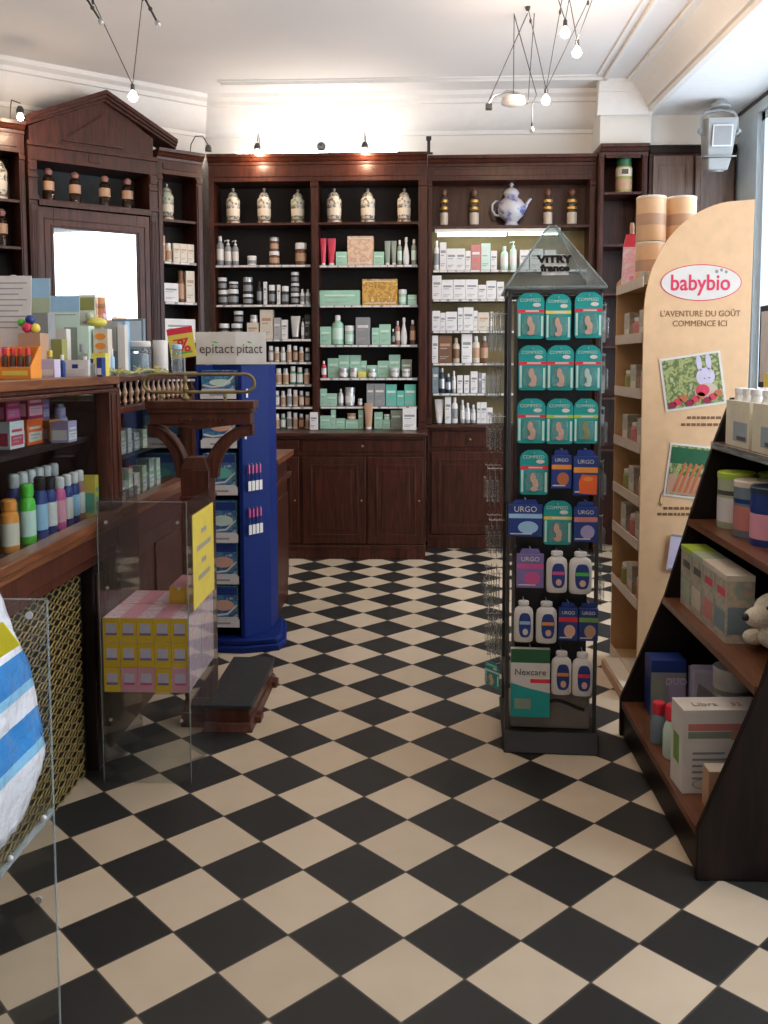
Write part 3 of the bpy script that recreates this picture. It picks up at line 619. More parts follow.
ROWS = [
 ('top shelf, left bay of back bookcase', 7.06, [
  ('apoth', -1.478, 0.109, 2.552, 0.283, 'cer', '', 'tall cream lidded apothecary jar', 0),
  ('apoth', -1.234, 0.109, 2.552, 0.281, 'cer', '', 'tall cream lidded apothecary jar', 0),
  ('apoth', -0.97, 0.109, 2.552, 0.27, 'cerg', '', 'greener lidded apothecary jar', 0),
 ]),
 ('top shelf, right bay of back bookcase', 7.06, [
  ('apoth', -0.685, 0.117, 2.552, 0.275, 'cer', '', 'tall cream lidded apothecary jar', 0),
  ('apoth', -0.422, 0.116, 2.552, 0.272, 'cer', '', 'tall cream lidded apothecary jar', 0),
  ('apoth', -0.139, 0.108, 2.552, 0.27, 'cer', '', 'tall cream lidded apothecary jar', 0),
 ]),
 ('second shelf, left bay of back bookcase', 7.04, [
  ('bottle', -1.579, 0.06, 2.23, 0.228, 'grey', 'white', 'tall grey bottle', 0),
  ('pump', -1.514, 0.055, 2.23, 0.2, 'grey', 'white', 'white-topped grey bottle', 0),
  ('pump', -1.457, 0.049, 2.23, 0.196, 'grey', 'white', 'white-topped grey bottle', 0),
  ('jar', -1.331, 0.079, 2.23, 0.075, 'white', 'white', 'low white jar', 0),
  ('jar', -1.154, 0.086, 2.23, 0.109, 'amber', 'white', 'amber jar under another', 0),
  ('jar', -1.153, 0.078, 2.339, 0.108, 'amber', 'silver', 'amber jar on another', 0),
  ('jar', -0.945, 0.097, 2.23, 0.172, 'amber', 'white', 'big amber jar', 0),
 ]),
 ('third shelf, left bay of back bookcase', 7.04, [
  ('jar', -1.588, 0.091, 1.925, 0.116, 'black', 'white', 'black jar under another', 0),
  ('jar', -1.581, 0.079, 2.041, 0.097, 'black', 'white', 'black jar on another', 0),
  ('jar', -1.484, 0.094, 1.925, 0.123, 'black', 'white', 'black jar under another', 0),
  ('jar', -1.478, 0.079, 2.048, 0.058, 'black', 'white', 'flat jar on another', 0),
  ('jar', -1.365, 0.087, 1.925, 0.084, 'black', 'white', 'black jar under another', 0),
  ('jar', -1.365, 0.081, 2.009, 0.131, 'black', 'silver', 'silver-lidded jar on another', 0),
  ('bottle', -1.271, 0.04, 1.925, 0.184, 'black', 'black', 'slim black bottle', 0),
  ('box', -1.223, 0.025, 1.925, 0.176, 'white', '', 'thin white box', 0),
  ('jar', -1.172, 0.055, 1.925, 0.153, 'black', 'white', 'tall black jar', 0),
  ('box', -1.118, 0.024, 1.925, 0.152, 'white', '', 'thin white box', 0),
  ('jar', -1.069, 0.059, 1.925, 0.144, 'black', 'white', 'tall black jar', 0),
  ('jar', -0.992, 0.076, 1.925, 0.09, 'black', 'white', 'black jar, lowest of three', 0),
  ('jar', -0.992, 0.07, 2.015, 0.077, 'black', 'white', 'black jar, middle of three', 0),
  ('jar', -0.993, 0.066, 2.092, 0.085, 'black', 'white', 'black jar, topmost of three', 0),
  ('bottle', -0.933, 0.033, 1.925, 0.12, 'white', 'white', 'small white bottle', 0),
  ('bottle', -0.89, 0.038, 1.925, 0.12, 'white', 'silver', 'small white bottle', 0),
 ]),
 ('fourth shelf, left bay of back bookcase', 7.04, [
  ('jar', -1.56, 0.091, 1.658, 0.122, 'black', 'white', 'low black jar', 0),
  ('jar', -1.457, 0.095, 1.658, 0.122, 'black', 'white', 'low black jar', 0),
  ('jar', -1.442, 0.079, 1.78, 0.098, 'black', 'white', 'black jar on another', 0),
  ('box', -1.324, 0.09, 1.658, 0.126, 'cream', '', 'small cream box', 0),
  ('jar', -1.319, 0.067, 1.784, 0.062, 'silver', 'silver', 'silver jar on a box', 0),
  ('box', -1.216, 0.099, 1.658, 0.226, 'cream', '', 'large cream box', 0),
  ('box', -1.131, 0.055, 1.658, 0.164, 'silver', '', 'silver box', 0),
  ('box', -1.074, 0.047, 1.658, 0.148, 'white', '', 'narrow white box', 0),
  ('tube', -0.991, 0.078, 1.658, 0.179, 'silver', 'black', 'silver tube', 0),
  ('bottle', -0.932, 0.024, 1.658, 0.163, 'silver', 'black', 'slim silver bottle', 0),
  ('box', -0.893, 0.043, 1.658, 0.186, 'black', '', 'black box', 0),
 ]),
 ('fifth shelf, left bay of back bookcase', 7.04, [
  ('pill', -1.185, 0.039, 1.48, 0.124, 'grey', 'white', 'grey pill bottle', 0),
  ('pill', -1.138, 0.039, 1.48, 0.116, 'cream', 'white', 'cream pill bottle', 0),
  ('pill', -1.09, 0.039, 1.48, 0.116, 'greenl', 'silver', 'green-labelled pill bottle', 0),
  ('pill', -1.041, 0.038, 1.48, 0.132, 'cream', 'white', 'cream pill bottle', 0),
  ('pill', -0.993, 0.038, 1.48, 0.124, 'amber', 'white', 'amber pill bottle', 0),
  ('pill', -0.945, 0.038, 1.48, 0.116, 'cream', 'silver', 'cream pill bottle', 0),
  ('pill', -0.897, 0.039, 1.48, 0.108, 'black', 'white', 'black pill bottle', 0),
 ]),
 ('sixth shelf, left bay of back bookcase', 7.04, [
  ('pill', -1.183, 0.047, 1.305, 0.131, 'cream', 'white', 'cream pill bottle', 0),
  ('pill', -1.127, 0.047, 1.305, 0.123, 'cream', 'white', 'cream pill bottle', 0),
  ('pill', -1.071, 0.046, 1.305, 0.123, 'cream', 'silver', 'cream pill bottle', 0),
  ('pill', -1.014, 0.047, 1.305, 0.139, 'green', 'white', 'green pill bottle', 0),
  ('pill', -0.959, 0.047, 1.305, 0.131, 'green', 'white', 'green pill bottle', 0),
  ('pill', -0.903, 0.047, 1.305, 0.123, 'cream', 'silver', 'cream pill bottle', 0),
 ]),
 ('seventh shelf, left bay of back bookcase', 7.04, [
  ('pill', -1.19, 0.039, 1.13, 0.13, 'amber', 'white', 'amber pill bottle', 0),
  ('pill', -1.142, 0.039, 1.13, 0.122, 'grey', 'white', 'grey pill bottle', 0),
  ('pill', -1.093, 0.038, 1.13, 0.122, 'cream', 'silver', 'cream pill bottle', 0),
  ('pill', -1.044, 0.039, 1.13, 0.137, 'white', 'white', 'white pill bottle', 0),
  ('pill', -0.996, 0.039, 1.13, 0.129, 'cream', 'white', 'cream pill bottle', 0),
  ('pill', -0.948, 0.038, 1.13, 0.122, 'rose', 'silver', 'rosy pill bottle', 0),
  ('pill', -0.899, 0.039, 1.13, 0.114, 'amber', 'white', 'amber pill bottle', 0),
 ]),
 ('eighth shelf, left bay of back bookcase', 7.04, [
  ('pill', -1.192, 0.039, 0.955, 0.123, 'grey', 'white', 'grey pill bottle', 0),
  ('pill', -1.143, 0.039, 0.955, 0.116, 'cream', 'white', 'cream pill bottle', 0),
  ('pill', -1.095, 0.039, 0.955, 0.116, 'green', 'silver', 'green pill bottle', 0),
  ('pill', -1.046, 0.039, 0.955, 0.131, 'white', 'white', 'white pill bottle', 0),
  ('pill', -0.998, 0.038, 0.955, 0.123, 'cream', 'white', 'cream pill bottle', 0),
  ('pill', -0.95, 0.039, 0.955, 0.116, 'amber', 'silver', 'amber pill bottle', 0),
  ('pill', -0.901, 0.039, 0.955, 0.108, 'cream', 'white', 'cream pill bottle', 0),
 ]),
 ('second shelf, right bay of back bookcase', 7.04, [
  ('tube', -0.768, 0.048, 2.225, 0.211, 'red', 'white', 'red tube', 0),
  ('tube', -0.703, 0.067, 2.225, 0.211, 'red', 'white', 'red tube', 0),
  ('box', -0.624, 0.086, 2.225, 0.103, 'mint', '', 'small mint box', 0),
  ('box', -0.477, 0.2, 2.225, 0.222, 'peach', '', 'large peach picture box', 0),
  ('box', -0.334, 0.08, 2.225, 0.101, 'mint', '', 'small mint box', 0),
  ('tube', -0.267, 0.047, 2.225, 0.187, 'sage', 'white', 'grey-green tube', 0),
  ('tube', -0.218, 0.043, 2.225, 0.187, 'sage', 'white', 'grey-green tube', 0),
  ('bottle', -0.173, 0.034, 2.225, 0.191, 'sage', 'white', 'slim sage bottle', 0),
  ('bottle', -0.123, 0.048, 2.225, 0.214, 'white', 'white', 'tapering white bottle', 0),
  ('bottle', -0.062, 0.04, 2.225, 0.198, 'sage', 'white', 'sage bottle with white cap', 0),
 ]),
 ('third shelf, right bay of back bookcase', 7.04, [
  ('box', -0.639, 0.315, 1.918, 0.114, 'mint', '', 'long low mint carton', 0),
  ('box', -0.327, 0.272, 1.918, 0.199, 'gold', '', 'gold gift box', 0),
  ('jar', -0.151, 0.07, 1.918, 0.12, 'mint', 'white', 'mint jar', 0),
  ('box', -0.076, 0.069, 1.918, 0.077, 'mint', '', 'small mint box', 0),
 ]),
 ('fourth shelf, right bay of back bookcase', 7.04, [
  ('box', -0.752, 0.086, 1.612, 0.139, 'mint', '', 'low mint box', 0),
  ('bottle', -0.66, 0.09, 1.612, 0.231, 'mint', 'white', 'wide mint bottle', 0),
  ('jar', -0.566, 0.082, 1.612, 0.149, 'mint', 'white', 'mint jar with white lid', 0),
  ('box', -0.46, 0.111, 1.612, 0.211, 'grey', '', 'grey box', 0),
  ('box', -0.362, 0.055, 1.612, 0.129, 'mint', '', 'narrow mint box', 0),
  ('box', -0.288, 0.088, 1.612, 0.156, 'mint', '', 'tall mint box', 0),
  ('bottle', -0.224, 0.026, 1.612, 0.121, 'black', 'white', 'tiny dark bottle', 0),
  ('bottle', -0.189, 0.037, 1.612, 0.183, 'rose', 'silver', 'rosy brown bottle', 0),
  ('bottle', -0.141, 0.05, 1.612, 0.21, 'white', 'white', 'tapering white bottle', 0),
  ('bottle', -0.072, 0.042, 1.612, 0.19, 'amber', 'white', 'dark brown bottle', 0),
 ]),
 ('fifth shelf, right bay of back bookcase', 7.04, [
  ('bottle', -0.77, 0.04, 1.355, 0.131, 'red', 'white', 'small red bottle', 0),
  ('box', -0.7, 0.085, 1.355, 0.151, 'mint', '', 'mint box beside red bottle', 0.066),
  ('box', -0.613, 0.086, 1.355, 0.175, 'mint', '', 'tall mint box', 0.066),
  ('box', -0.525, 0.084, 1.355, 0.175, 'mint', '', 'tall mint box', 0.066),
  ('box', -0.459, 0.045, 1.355, 0.13, 'mint', '', 'narrow mint box', 0.066),
  ('box', -0.391, 0.083, 1.355, 0.095, 'mint', '', 'low mint box', 0.066),
  ('box', -0.304, 0.086, 1.355, 0.13, 'mint', '', 'striped mint box', 0.066),
  ('box', -0.215, 0.087, 1.355, 0.177, 'mint', '', 'tallest mint box', 0.066),
  ('box', -0.12, 0.08, 1.355, 0.14, 'sage', '', 'sage box', 0.066),
  ('jar', -0.615, 0.074, 1.355, 0.076, 'silver', 'silver', 'silver jar in front row', 0),
  ('jar', -0.532, 0.067, 1.355, 0.076, 'silver', 'silver', 'silver jar in front row', 0),
  ('box', -0.467, 0.059, 1.355, 0.049, 'yellow', '', 'small yellow box', 0),
  ('jar', -0.389, 0.071, 1.355, 0.068, 'silver', 'silver', 'silver jar in front row', 0),
  ('jar', -0.213, 0.071, 1.355, 0.076, 'silver', 'white', 'white-lidded silver jar', 0),
  ('jar', -0.124, 0.07, 1.355, 0.068, 'silver', 'white', 'white-lidded silver jar', 0),
 ]),
 ('sixth shelf, right bay of back bookcase', 7.04, [
  ('box', -0.776, 0.049, 1.133, 0.134, 'mint', '', 'narrow mint box', 0),
  ('box', -0.708, 0.085, 1.133, 0.096, 'mint', '', 'low mint box', 0),
  ('bottle', -0.637, 0.039, 1.133, 0.134, 'silver', 'silver', 'slim silver bottle', 0),
  ('jar', -0.567, 0.086, 1.133, 0.146, 'silver', 'silver', 'big silver jar', 0),
  ('jar', -0.485, 0.037, 1.133, 0.057, 'silver', 'silver', 'tiny silver jar', 0),
  ('box', -0.403, 0.058, 1.133, 0.173, 'grey', '', 'narrow grey box', 0),
  ('box', -0.33, 0.083, 1.133, 0.173, 'grey', '', 'wide grey box', 0),
  ('box', -0.24, 0.084, 1.133, 0.167, 'teal', '', 'teal box', 0),
  ('box', -0.167, 0.055, 1.133, 0.118, 'teal', '', 'low teal box', 0),
  ('box', -0.091, 0.09, 1.133, 0.167, 'teal', '', 'wide teal box', 0),
 ]),
 ('counter shelf, right bay of back bookcase', 7.0200000000000005, [
  ('box', -0.836, 0.059, 0.955, 0.133, 'white', '', 'small white-pink carton', -0.1),
  ('box', -0.761, 0.084, 0.955, 0.101, 'mint', '', 'low mint box', 0),
  ('box', -0.693, 0.036, 0.955, 0.148, 'mint', '', 'narrow mint box', 0),
  ('box', -0.637, 0.07, 0.955, 0.079, 'mint', '', 'low mint box', 0),
  ('box', -0.548, 0.099, 0.955, 0.07, 'mint', '', 'mint box under tan jar', 0),
  ('jar', -0.552, 0.075, 1.025, 0.05, 'tan', 'tan', 'tan jar on mint box', 0),
  ('box', -0.478, 0.036, 0.955, 0.148, 'mint', '', 'slim upright mint box', 0),
  ('tube', -0.413, 0.068, 0.955, 0.203, 'tan', 'white', 'tan tube', -0.08),
  ('box', -0.339, 0.064, 0.955, 0.129, 'mint', '', 'mint box beside tan tube', 0),
  ('box', -0.275, 0.056, 0.955, 0.07, 'mint', '', 'mint box under white jar', 0),
  ('jar', -0.274, 0.05, 1.025, 0.043, 'mint', 'white', 'white-lidded jar on mint box', 0),
  ('box', -0.199, 0.087, 0.955, 0.144, 'sage', '', 'grey-green box', 0),
  ('box', -0.095, 0.105, 0.955, 0.164, 'white', '', 'upright white carton', -0.12),
 ]),
 ('top shelf, right back bookcase', 7.15, [
  ('flask', 0.172, 0.075, 2.53, 0.306, 'amber', 'gold', 'gilt-banded brown glass flask', 0),
  ('flask', 0.408, 0.086, 2.53, 0.303, 'amber', 'gold', 'gilt-banded brown glass flask', 0),
  ('flask', 0.982, 0.081, 2.53, 0.298, 'amber', 'gold', 'gilt-banded brown glass flask', 0),
  ('flask', 1.169, 0.093, 2.53, 0.296, 'amber', 'gold', 'gilt-banded brown glass flask', 0),
 ]),
 ('second shelf, right back bookcase', 7.12, [
  ('bottle', 0.113, 0.051, 2.19, 0.231, 'white', 'white', 'slender white bottle', 0),
  ('box', 0.165, 0.05, 2.19, 0.214, 'white', '', 'narrow white box', 0),
  ('box', 0.229, 0.073, 2.19, 0.166, 'white', '', 'broad white box', 0),
  ('box', 0.301, 0.069, 2.19, 0.166, 'white', '', 'broad white box', 0),
  ('box', 0.359, 0.04, 2.19, 0.148, 'white', '', 'low white box', 0),
  ('box', 0.42, 0.075, 2.19, 0.194, 'coral', '', 'coral and white box', 0),
  ('box', 0.497, 0.071, 2.19, 0.205, 'pale', '', 'pale green tall box', 0),
  ('box', 0.559, 0.048, 2.19, 0.147, 'white', '', 'low pinkish white box', 0),
  ('bottle', 0.643, 0.059, 2.19, 0.185, 'pale', 'pale', 'pale green bottle', 0),
  ('pump', 0.711, 0.054, 2.19, 0.222, 'pale', 'pale', 'pale green pump bottle', 0),
  ('box', 0.796, 0.07, 2.19, 0.153, 'white', '', 'white box behind glass pyramid', 0),
  ('box', 0.889, 0.1, 2.19, 0.16, 'white', '', 'white box behind glass pyramid', 0),
  ('box', 0.997, 0.084, 2.19, 0.151, 'white', '', 'white box behind glass pyramid', 0),
 ]),
 ('third shelf, right back bookcase', 7.12, [
  ('box', 0.115, 0.071, 1.965, 0.184, 'white', '', 'white box at left end', 0),
  ('box', 0.198, 0.089, 1.965, 0.15, 'white', '', 'squat white box', 0),
  ('box', 0.293, 0.094, 1.965, 0.152, 'white', '', 'big white box', 0),
  ('box', 0.389, 0.094, 1.965, 0.152, 'white', '', 'big white box', 0),
  ('box', 0.47, 0.061, 1.965, 0.11, 'white', '', 'low white box', 0),
  ('box', 0.541, 0.076, 1.965, 0.141, 'white', '', 'square white box', 0),
  ('box', 0.612, 0.054, 1.965, 0.133, 'white', '', 'square white box', 0),
 ]),
 ('fourth shelf, right back bookcase', 7.12, [
  ('box', 0.111, 0.062, 1.72, 0.155, 'white', '', 'white box at left end', 0),
  ('box', 0.165, 0.04, 1.72, 0.139, 'white', '', 'narrow white box', 0),
  ('box', 0.232, 0.086, 1.72, 0.147, 'white', '', 'broad white box', 0),
  ('box', 0.301, 0.039, 1.72, 0.178, 'white', '', 'narrow upright white box', 0),
  ('box', 0.364, 0.078, 1.72, 0.181, 'white', '', 'tall white box', 0),
  ('box', 0.42, 0.031, 1.72, 0.154, 'white', '', 'narrow white box', 0),
  ('box', 0.482, 0.086, 1.72, 0.141, 'cream', '', 'cream box', 0),
  ('box', 0.546, 0.028, 1.72, 0.146, 'white', '', 'narrow white box', 0),
 ]),
 ('fifth shelf, right back bookcase', 7.12, [
  ('box', 0.104, 0.045, 1.468, 0.215, 'white', '', 'narrow white box', 0),
  ('box', 0.183, 0.106, 1.468, 0.212, 'brown', '', 'brown carton', 0),
  ('bottle', 0.27, 0.058, 1.468, 0.196, 'beige', 'beige', 'beige bottle', 0),
  ('box', 0.353, 0.081, 1.468, 0.227, 'white', '', 'tall white box', 0),
  ('bottle', 0.427, 0.057, 1.468, 0.211, 'cream', 'white', 'white pump bottle', 0),
  ('bottle', 0.491, 0.061, 1.468, 0.211, 'brown', 'silver', 'brown glass bottle', 0),
 ]),
 ('sixth shelf, right back bookcase', 7.12, [
  ('box', 0.107, 0.047, 1.232, 0.205, 'bluegrey', '', 'blue-grey box', 0),
  ('bottle', 0.159, 0.047, 1.232, 0.197, 'navy', 'silver', 'dark bottle with silver ball top', 0),
  ('bottle', 0.209, 0.042, 1.232, 0.152, 'navy', 'silver', 'shorter dark bottle, silver top', 0),
  ('bottle', 0.253, 0.032, 1.232, 0.174, 'silver', 'white', 'silver bottle', 0),
  ('box', 0.3, 0.043, 1.232, 0.138, 'white', '', 'slim white box', 0),
  ('box', 0.353, 0.041, 1.232, 0.138, 'white', '', 'slim white box', 0),
  ('box', 0.411, 0.054, 1.232, 0.169, 'white', '', 'tall white box', 0),
  ('box', 0.458, 0.024, 1.232, 0.158, 'grey', '', 'thin grey box', 0),
  ('box', 0.487, 0.028, 1.232, 0.154, 'white', '', 'slim white box', 0),
 ]),
 ('lowest shelf, right back bookcase', 7.12, [
  ('tube', 0.138, 0.073, 0.992, 0.189, 'white', 'white', 'big white tube', 0),
  ('box', 0.207, 0.047, 0.992, 0.209, 'white', '', 'upright white box', 0),
  ('bottle', 0.261, 0.047, 0.992, 0.205, 'white', 'white', 'white bottle', 0),
  ('bottle', 0.322, 0.035, 0.992, 0.185, 'silver', 'white', 'small silver bottle', 0),
  ('bottle', 0.363, 0.041, 0.992, 0.161, 'silver', 'white', 'small silver bottle', 0),
  ('bottle', 0.407, 0.039, 0.992, 0.146, 'silver', 'white', 'small silver bottle', 0),
  ('box', 0.449, 0.027, 0.992, 0.165, 'white', '', 'thin white box', 0),
  ('box', 0.488, 0.046, 0.992, 0.165, 'white', '', 'thin white box', 0),
  ('box', 0.536, 0.044, 0.992, 0.122, 'white', '', 'low white box', 0),
 ]),
]

for shelf, y, items in ROWS:
    cnt = {}
    for it in items: cnt[it[7]] = cnt.get(it[7], 0)+1
    seen = {}
    for k, x, w, z, h, c, c2, desc, off in items:
        seen[desc] = seen.get(desc, 0)+1
        if cnt[desc] == 1: lab = desc+', '+shelf
        else: lab = ORD[seen[desc]-1]+' '+desc+' from left, '+shelf
        lab = lab.replace('bookcase,', 'bookcase')
        g = None if cnt[desc] == 1 else desc+'s on the '+shelf
        d = None
        if k == 'box': d = min(max(w*.8, .03), .12)
        dd = d if d else min(w, .09)
        if off >= 0:
            lo, hi = (-1.607, -.858) if 'left bay' in shelf else (-.797, -.031) if 'right bay' in shelf else (.081, 1.282)
            x = min(max(x, lo+w/2), hi-w/2)
        product(k, x, y+dd/2+off, z, w, h, c, c2, lab, g, d)
# blue and white teapot on the lit bookcase
t = solo('teapot', MB().lathe([(.055, 0), (.06, .006), (.045, .03), (.06, .05), (.095, .085), (.108, .13), (.105, .17), (.08, .205), (.055, .222), (.05, .235), (.058, .25)], 'blue_white_ceramic', seg=28),
         'blue and white ceramic teapot with tall lid on top shelf of right bookcase', 'teapot', (.695, 7.168, 2.5306)); t.scale = (1, 1, .985)
part('lid', MB().lathe([(.062, .25), (.062, .258), (.052, .28), (.025, .30), (.010, .305), (.010, .315), (.018, .325), (.012, .338), (.002, .342)], 'blue_white_ceramic', seg=24), t)
m = MB(); m.tube([(-.085+.0, 0, .085), (-.125, 0, .09), (-.148, 0, .13), (-.145, 0, .175), (-.12, 0, .20), (-.085, 0, .19)], .0085, 'blue_white_ceramic', 10); part('handle', m, t)
m = MB(); m.tube([(.07, 0, .10), (.105, 0, .14), (.122, 0, .18), (.145, 0, .21)], .022, 'blue_white_ceramic', 12, r1=.009); m.lathe([(.010, 0), (.014, .006), (.010, .012)], 'blue_white_ceramic', .147, 0, 12, z=.205); part('spout', m, t)

# corner units: everything placed in the slanting frame (t = metres leftwards along the corner)
RA = Matrix.Rotation(ANG, 3, 'Z')
def dg(t_, dep, z): v = RA @ Vector((-t_, dep, 0)); return (-1.66+v.x, 7.0+v.y, z)
for i, (t_, h) in enumerate(((1.168, .24), (.982, .235), (.767, .235), (.596, .235))):
    x, y, z = dg(t_, .09, 2.60)
    product('flask', x, y, z, .095, h, 'amber', '', ['leftmost', 'second from left', 'third from left', 'rightmost'][i]+' of four brown glass flasks above the mirror', 'brown glass flasks above the mirror', rz=ANG)
x, y, z = dg(.285, .10, 2.555); product('apoth', x, y, z, .105, .28, 'cerg', '', 'pale lidded apothecary jar alone on top of the narrow corner shelves')
x, y, z = dg(1.50, .10, 2.585); product('apoth', x, y, z, .125, .30, 'cer', '', 'cream apothecary jar cut by the left edge of the photo')
x, y, z = dg(1.485, .10, 2.27); product('flask', x, y, z, .09, .26, 'amber', '', 'gilt-banded glass flask at left edge below the cream apothecary jar')
x, y, z = dg(1.425, .08, 1.95); product('pill', x, y, z, .05, .13, 'rose', 'white', 'small pinkish bottle standing left of the mirror frame')
x, y, z = dg(1.51, .06, 1.95); product('box', x, y, z, .10, .06, 'grey', '', 'small grey box on the left corner shelves')
def drow(z, shelf, its):
    for (k, a, b_, h, c, c2, lab) in its:
        w = a-b_; d = .07 if k == 'box' else w
        x, y, _ = dg((a+b_)/2, .03+d/2, z); product(k, x, y, z, w, h, c, c2, lab, rz=ANG, d=d if k == 'box' else None)
drow(2.24, '', [('box', .355, .335, .19, 'tan', '', 'slim tan box at left, upper shelf of narrow corner bookcase'), ('pill', .325, .275, .14, 'cream', 'white', 'cream bottle between tan box and cream cartons in narrow corner bookcase'),
    ('box', .268, .215, .14, 'cream', '', 'first of three cream and yellow cartons, narrow corner bookcase'), ('box', .212, .158, .14, 'cream', '', 'middle of three cream and yellow cartons, narrow corner bookcase'), ('box', .155, .10, .14, 'cream', '', 'last of three cream and yellow cartons, narrow corner bookcase')])
drow(1.937, '', [('box', .355, .235, .14, 'white', '', 'wide white and yellow carton on third shelf of narrow corner bookcase'), ('pill', .23, .178, .24, 'brown', 'brown', 'brown bottle beside wide white carton, narrow corner bookcase'), ('box', .17, .10, .24, 'cream', '', 'tall cream box right of brown bottle, narrow corner bookcase')])
drow(1.648, '', [('box', .355, .10, .16, 'white', '', 'long white carton behind the yellow and red promotion card')])
# ------------------------------------------------------------------ goods in the left counter case
def stripes(mb, x, y0, y1, z0, z1, m): mb.box(x, x+.0008, y0, y1, z0, z1, m)   # printed band on a face towards +x
def side_box(x, y, z, w, h, d, c, c2, label, name='carton', pr='printgrey', rz=0):
    """carton whose printed face looks to the aisle (+x); w along y, d along x."""
    x -= .035; y *= 1.033
    m = MB().box(-d/2, d/2, -w/2, w/2, 0, h, c)
    m.box(d/2, d/2+.0008, -w*.42, w*.42, h*.12, h*.5, c2); m.box(d/2, d/2+.0008, -w*.36, w*.36, h*.62, h*.72, c2)
    m.box(d/2+.0008, d/2+.0014, -w*.3, w*.3, h*.36, h*.42, pr).box(d/2+.0008, d/2+.0014, -w*.3, w*.1, h*.24, h*.28, pr)
    m.box(-d*.42, d*.42, -w/2-.0008, -w/2, h*.12, h*.6, c2)
    o = solo(name, m, label, 'box', (x, y, z), (0, 0, rz)); part('flap', MB().box(-d*.49, d*.49, -w*.49, w*.49, h, h+.0012, c), o)
    return o
S1 = 1.2085
side_box(-1.29, 2.70, S1, .10, .085, .09, 'white', 'red', 'white and red carton at left end of counter case shelf')
side_box(-1.30, 2.70, S1+.0872, .10, .075, .09, 'darkred', 'magenta', 'dark red carton stacked on the white and red carton')
side_box(-1.30, 2.84, S1, .12, .083, .10, 'orange_red', 'cream', 'large orange-red carton low in the counter case')
side_box(-1.30, 2.85, S1+.0852, .12, .085, .10, 'darkred', 'pink', 'crimson carton stacked on the orange-red carton')
side_box(-1.30, 3.0, S1, .10, .07, .10, 'orange', 'white', 'smaller orange and white carton in the counter case')
side_box(-1.33, 3.0, S1+.0722, .10, .07, .08, 'purple', 'lilac', 'purple carton stacked on the small orange carton')
product('pill', -1.30, 3.178, S1, .001+.05, .11, 'lilac', 'lilac', 'lilac round pot behind the lilac carton in counter case')
product('pill', -1.33, 3.242, S1, .05, .12, 'grey', 'grey', 'grey round pot nearest the counter post')
side_box(-1.19, 2.93, S1, .075, .07, .06, 'lilac', 'white', 'lilac and white carton in front of round pots')
# lower row: upright plastic bottles with pump or flip tops
def soap(x, y, c, cap, lab, h=.17, w=.06, lc='offwhite', ribs=False, label=''):
    r = w/2; m = MB().lathe([(r*.9, 0), (r, .006), (r, h*.62), (r*.93, h*.72), (r*.5, h*.8)], c, seg=20, sx=.75)
    o = solo('soap_bottle', m, label, 'bottle', (x-.035, y*1.033, .9105))
    part('label', MB().lathe([(r+.0008, h*.14), (r+.0008, h*.56)], lc, seg=20, sx=.75), o)
    part('cap', MB().lathe([(r*.62, h*.78), (r*.7, h*.80), (r*.7, h*.97), (r*.5, h)], cap, seg=18, sx=.9), o)
    return o
so = [(2.42, 'bluepack', 'black', .19, .065, 'offwhite', 'dark blue bottle with black cap at the left edge of the photo'),
      (2.545, 'orange', 'orange', .16, .07, 'cream', 'orange bottle with cream label in the counter case'),
      (2.665, 'leafgreen', 'leafgreen', .19, .066, 'pale', 'bright green bottle in the counter case'),
      (2.76, 'bluepack', 'black', .20, .058, 'lightblue', 'blue bottle with black cap right of the green bottle'),
      (2.835, 'bluepack', 'black', .19, .055, 'offwhite', 'blue bottle left of the pink bottle'),
      (2.91, 'magenta', 'white', .18, .055, 'pink', 'pink-red bottle with white cap in counter case'),
      (2.975, 'bluepack', 'white', .18, .05, 'offwhite', 'blue and white bottle right of the pink-red bottle'),
      (3.035, 'bluepack', 'white', .18, .05, 'lightblue', 'blue and white bottle second right of pink-red bottle'),
      (3.09, 'rose', 'white', .18, .045, 'offwhite', 'pinkish white-capped bottle near the counter post')]
for y, c, cap, h, w, lc, lab in so: soap(-1.205, y, c, cap, '', h, w, lc, label=lab)
side_box(-1.182, 3.13, .9105, .035, .155, .05, 'stickyyellow', 'teal', 'narrow yellow carton against the counter post')
for i in range(6):
    soap(-1.30, 2.78+i*.062, 'bluepack', 'white', '', .205, .055, 'offwhite', label='%s white-capped bottle from left in the rear row of the case' % ORD[i])['group'] = 'white-capped bottles in the rear row of the case'
product('box', -1.42, 2.62, .9105, .12, .23, 'black', '', 'black and white box behind the bottles at left edge', d=.06, rz=PI/2)
# second glazed section: small pale boxes on two levels
pb = [(-1.22, 3.36, .055, .09, 'greenl'), (-1.22, 3.44, .06, .10, 'sage'), (-1.22, 3.52, .06, .095, 'greenl'), (-1.22, 3.60, .05, .10, 'cream'), (-1.22, 3.69, .07, .075, 'sage'), (-1.22, 3.80, .06, .08, 'greenl')]
for i, (x, y, w, h, c) in enumerate(pb): side_box(x, y, 1.1025, w, h, .06, c, 'offwhite', '%s pale green box from left, upper level behind spindle gallery' % ORD[i])['group'] = 'pale boxes in the far counter case'
pb = [(-1.2, 3.33, .05, .06, 'cream'), (-1.2, 3.44, .08, .09, 'sage'), (-1.2, 3.54, .05, .13, 'greenl'), (-1.2, 3.62, .07, .10, 'cream'), (-1.2, 3.72, .06, .12, 'greenl'), (-1.2, 3.82, .07, .14, 'sage'), (-1.2, 3.92, .06, .13, 'greenl')]
for i, (x, y, w, h, c) in enumerate(pb): side_box(x, y, .9105, w, h, .06, c, 'offwhite', '%s pale box from left, lower level behind spindle gallery' % ORD[i])['group'] = 'pale boxes in the far counter case'

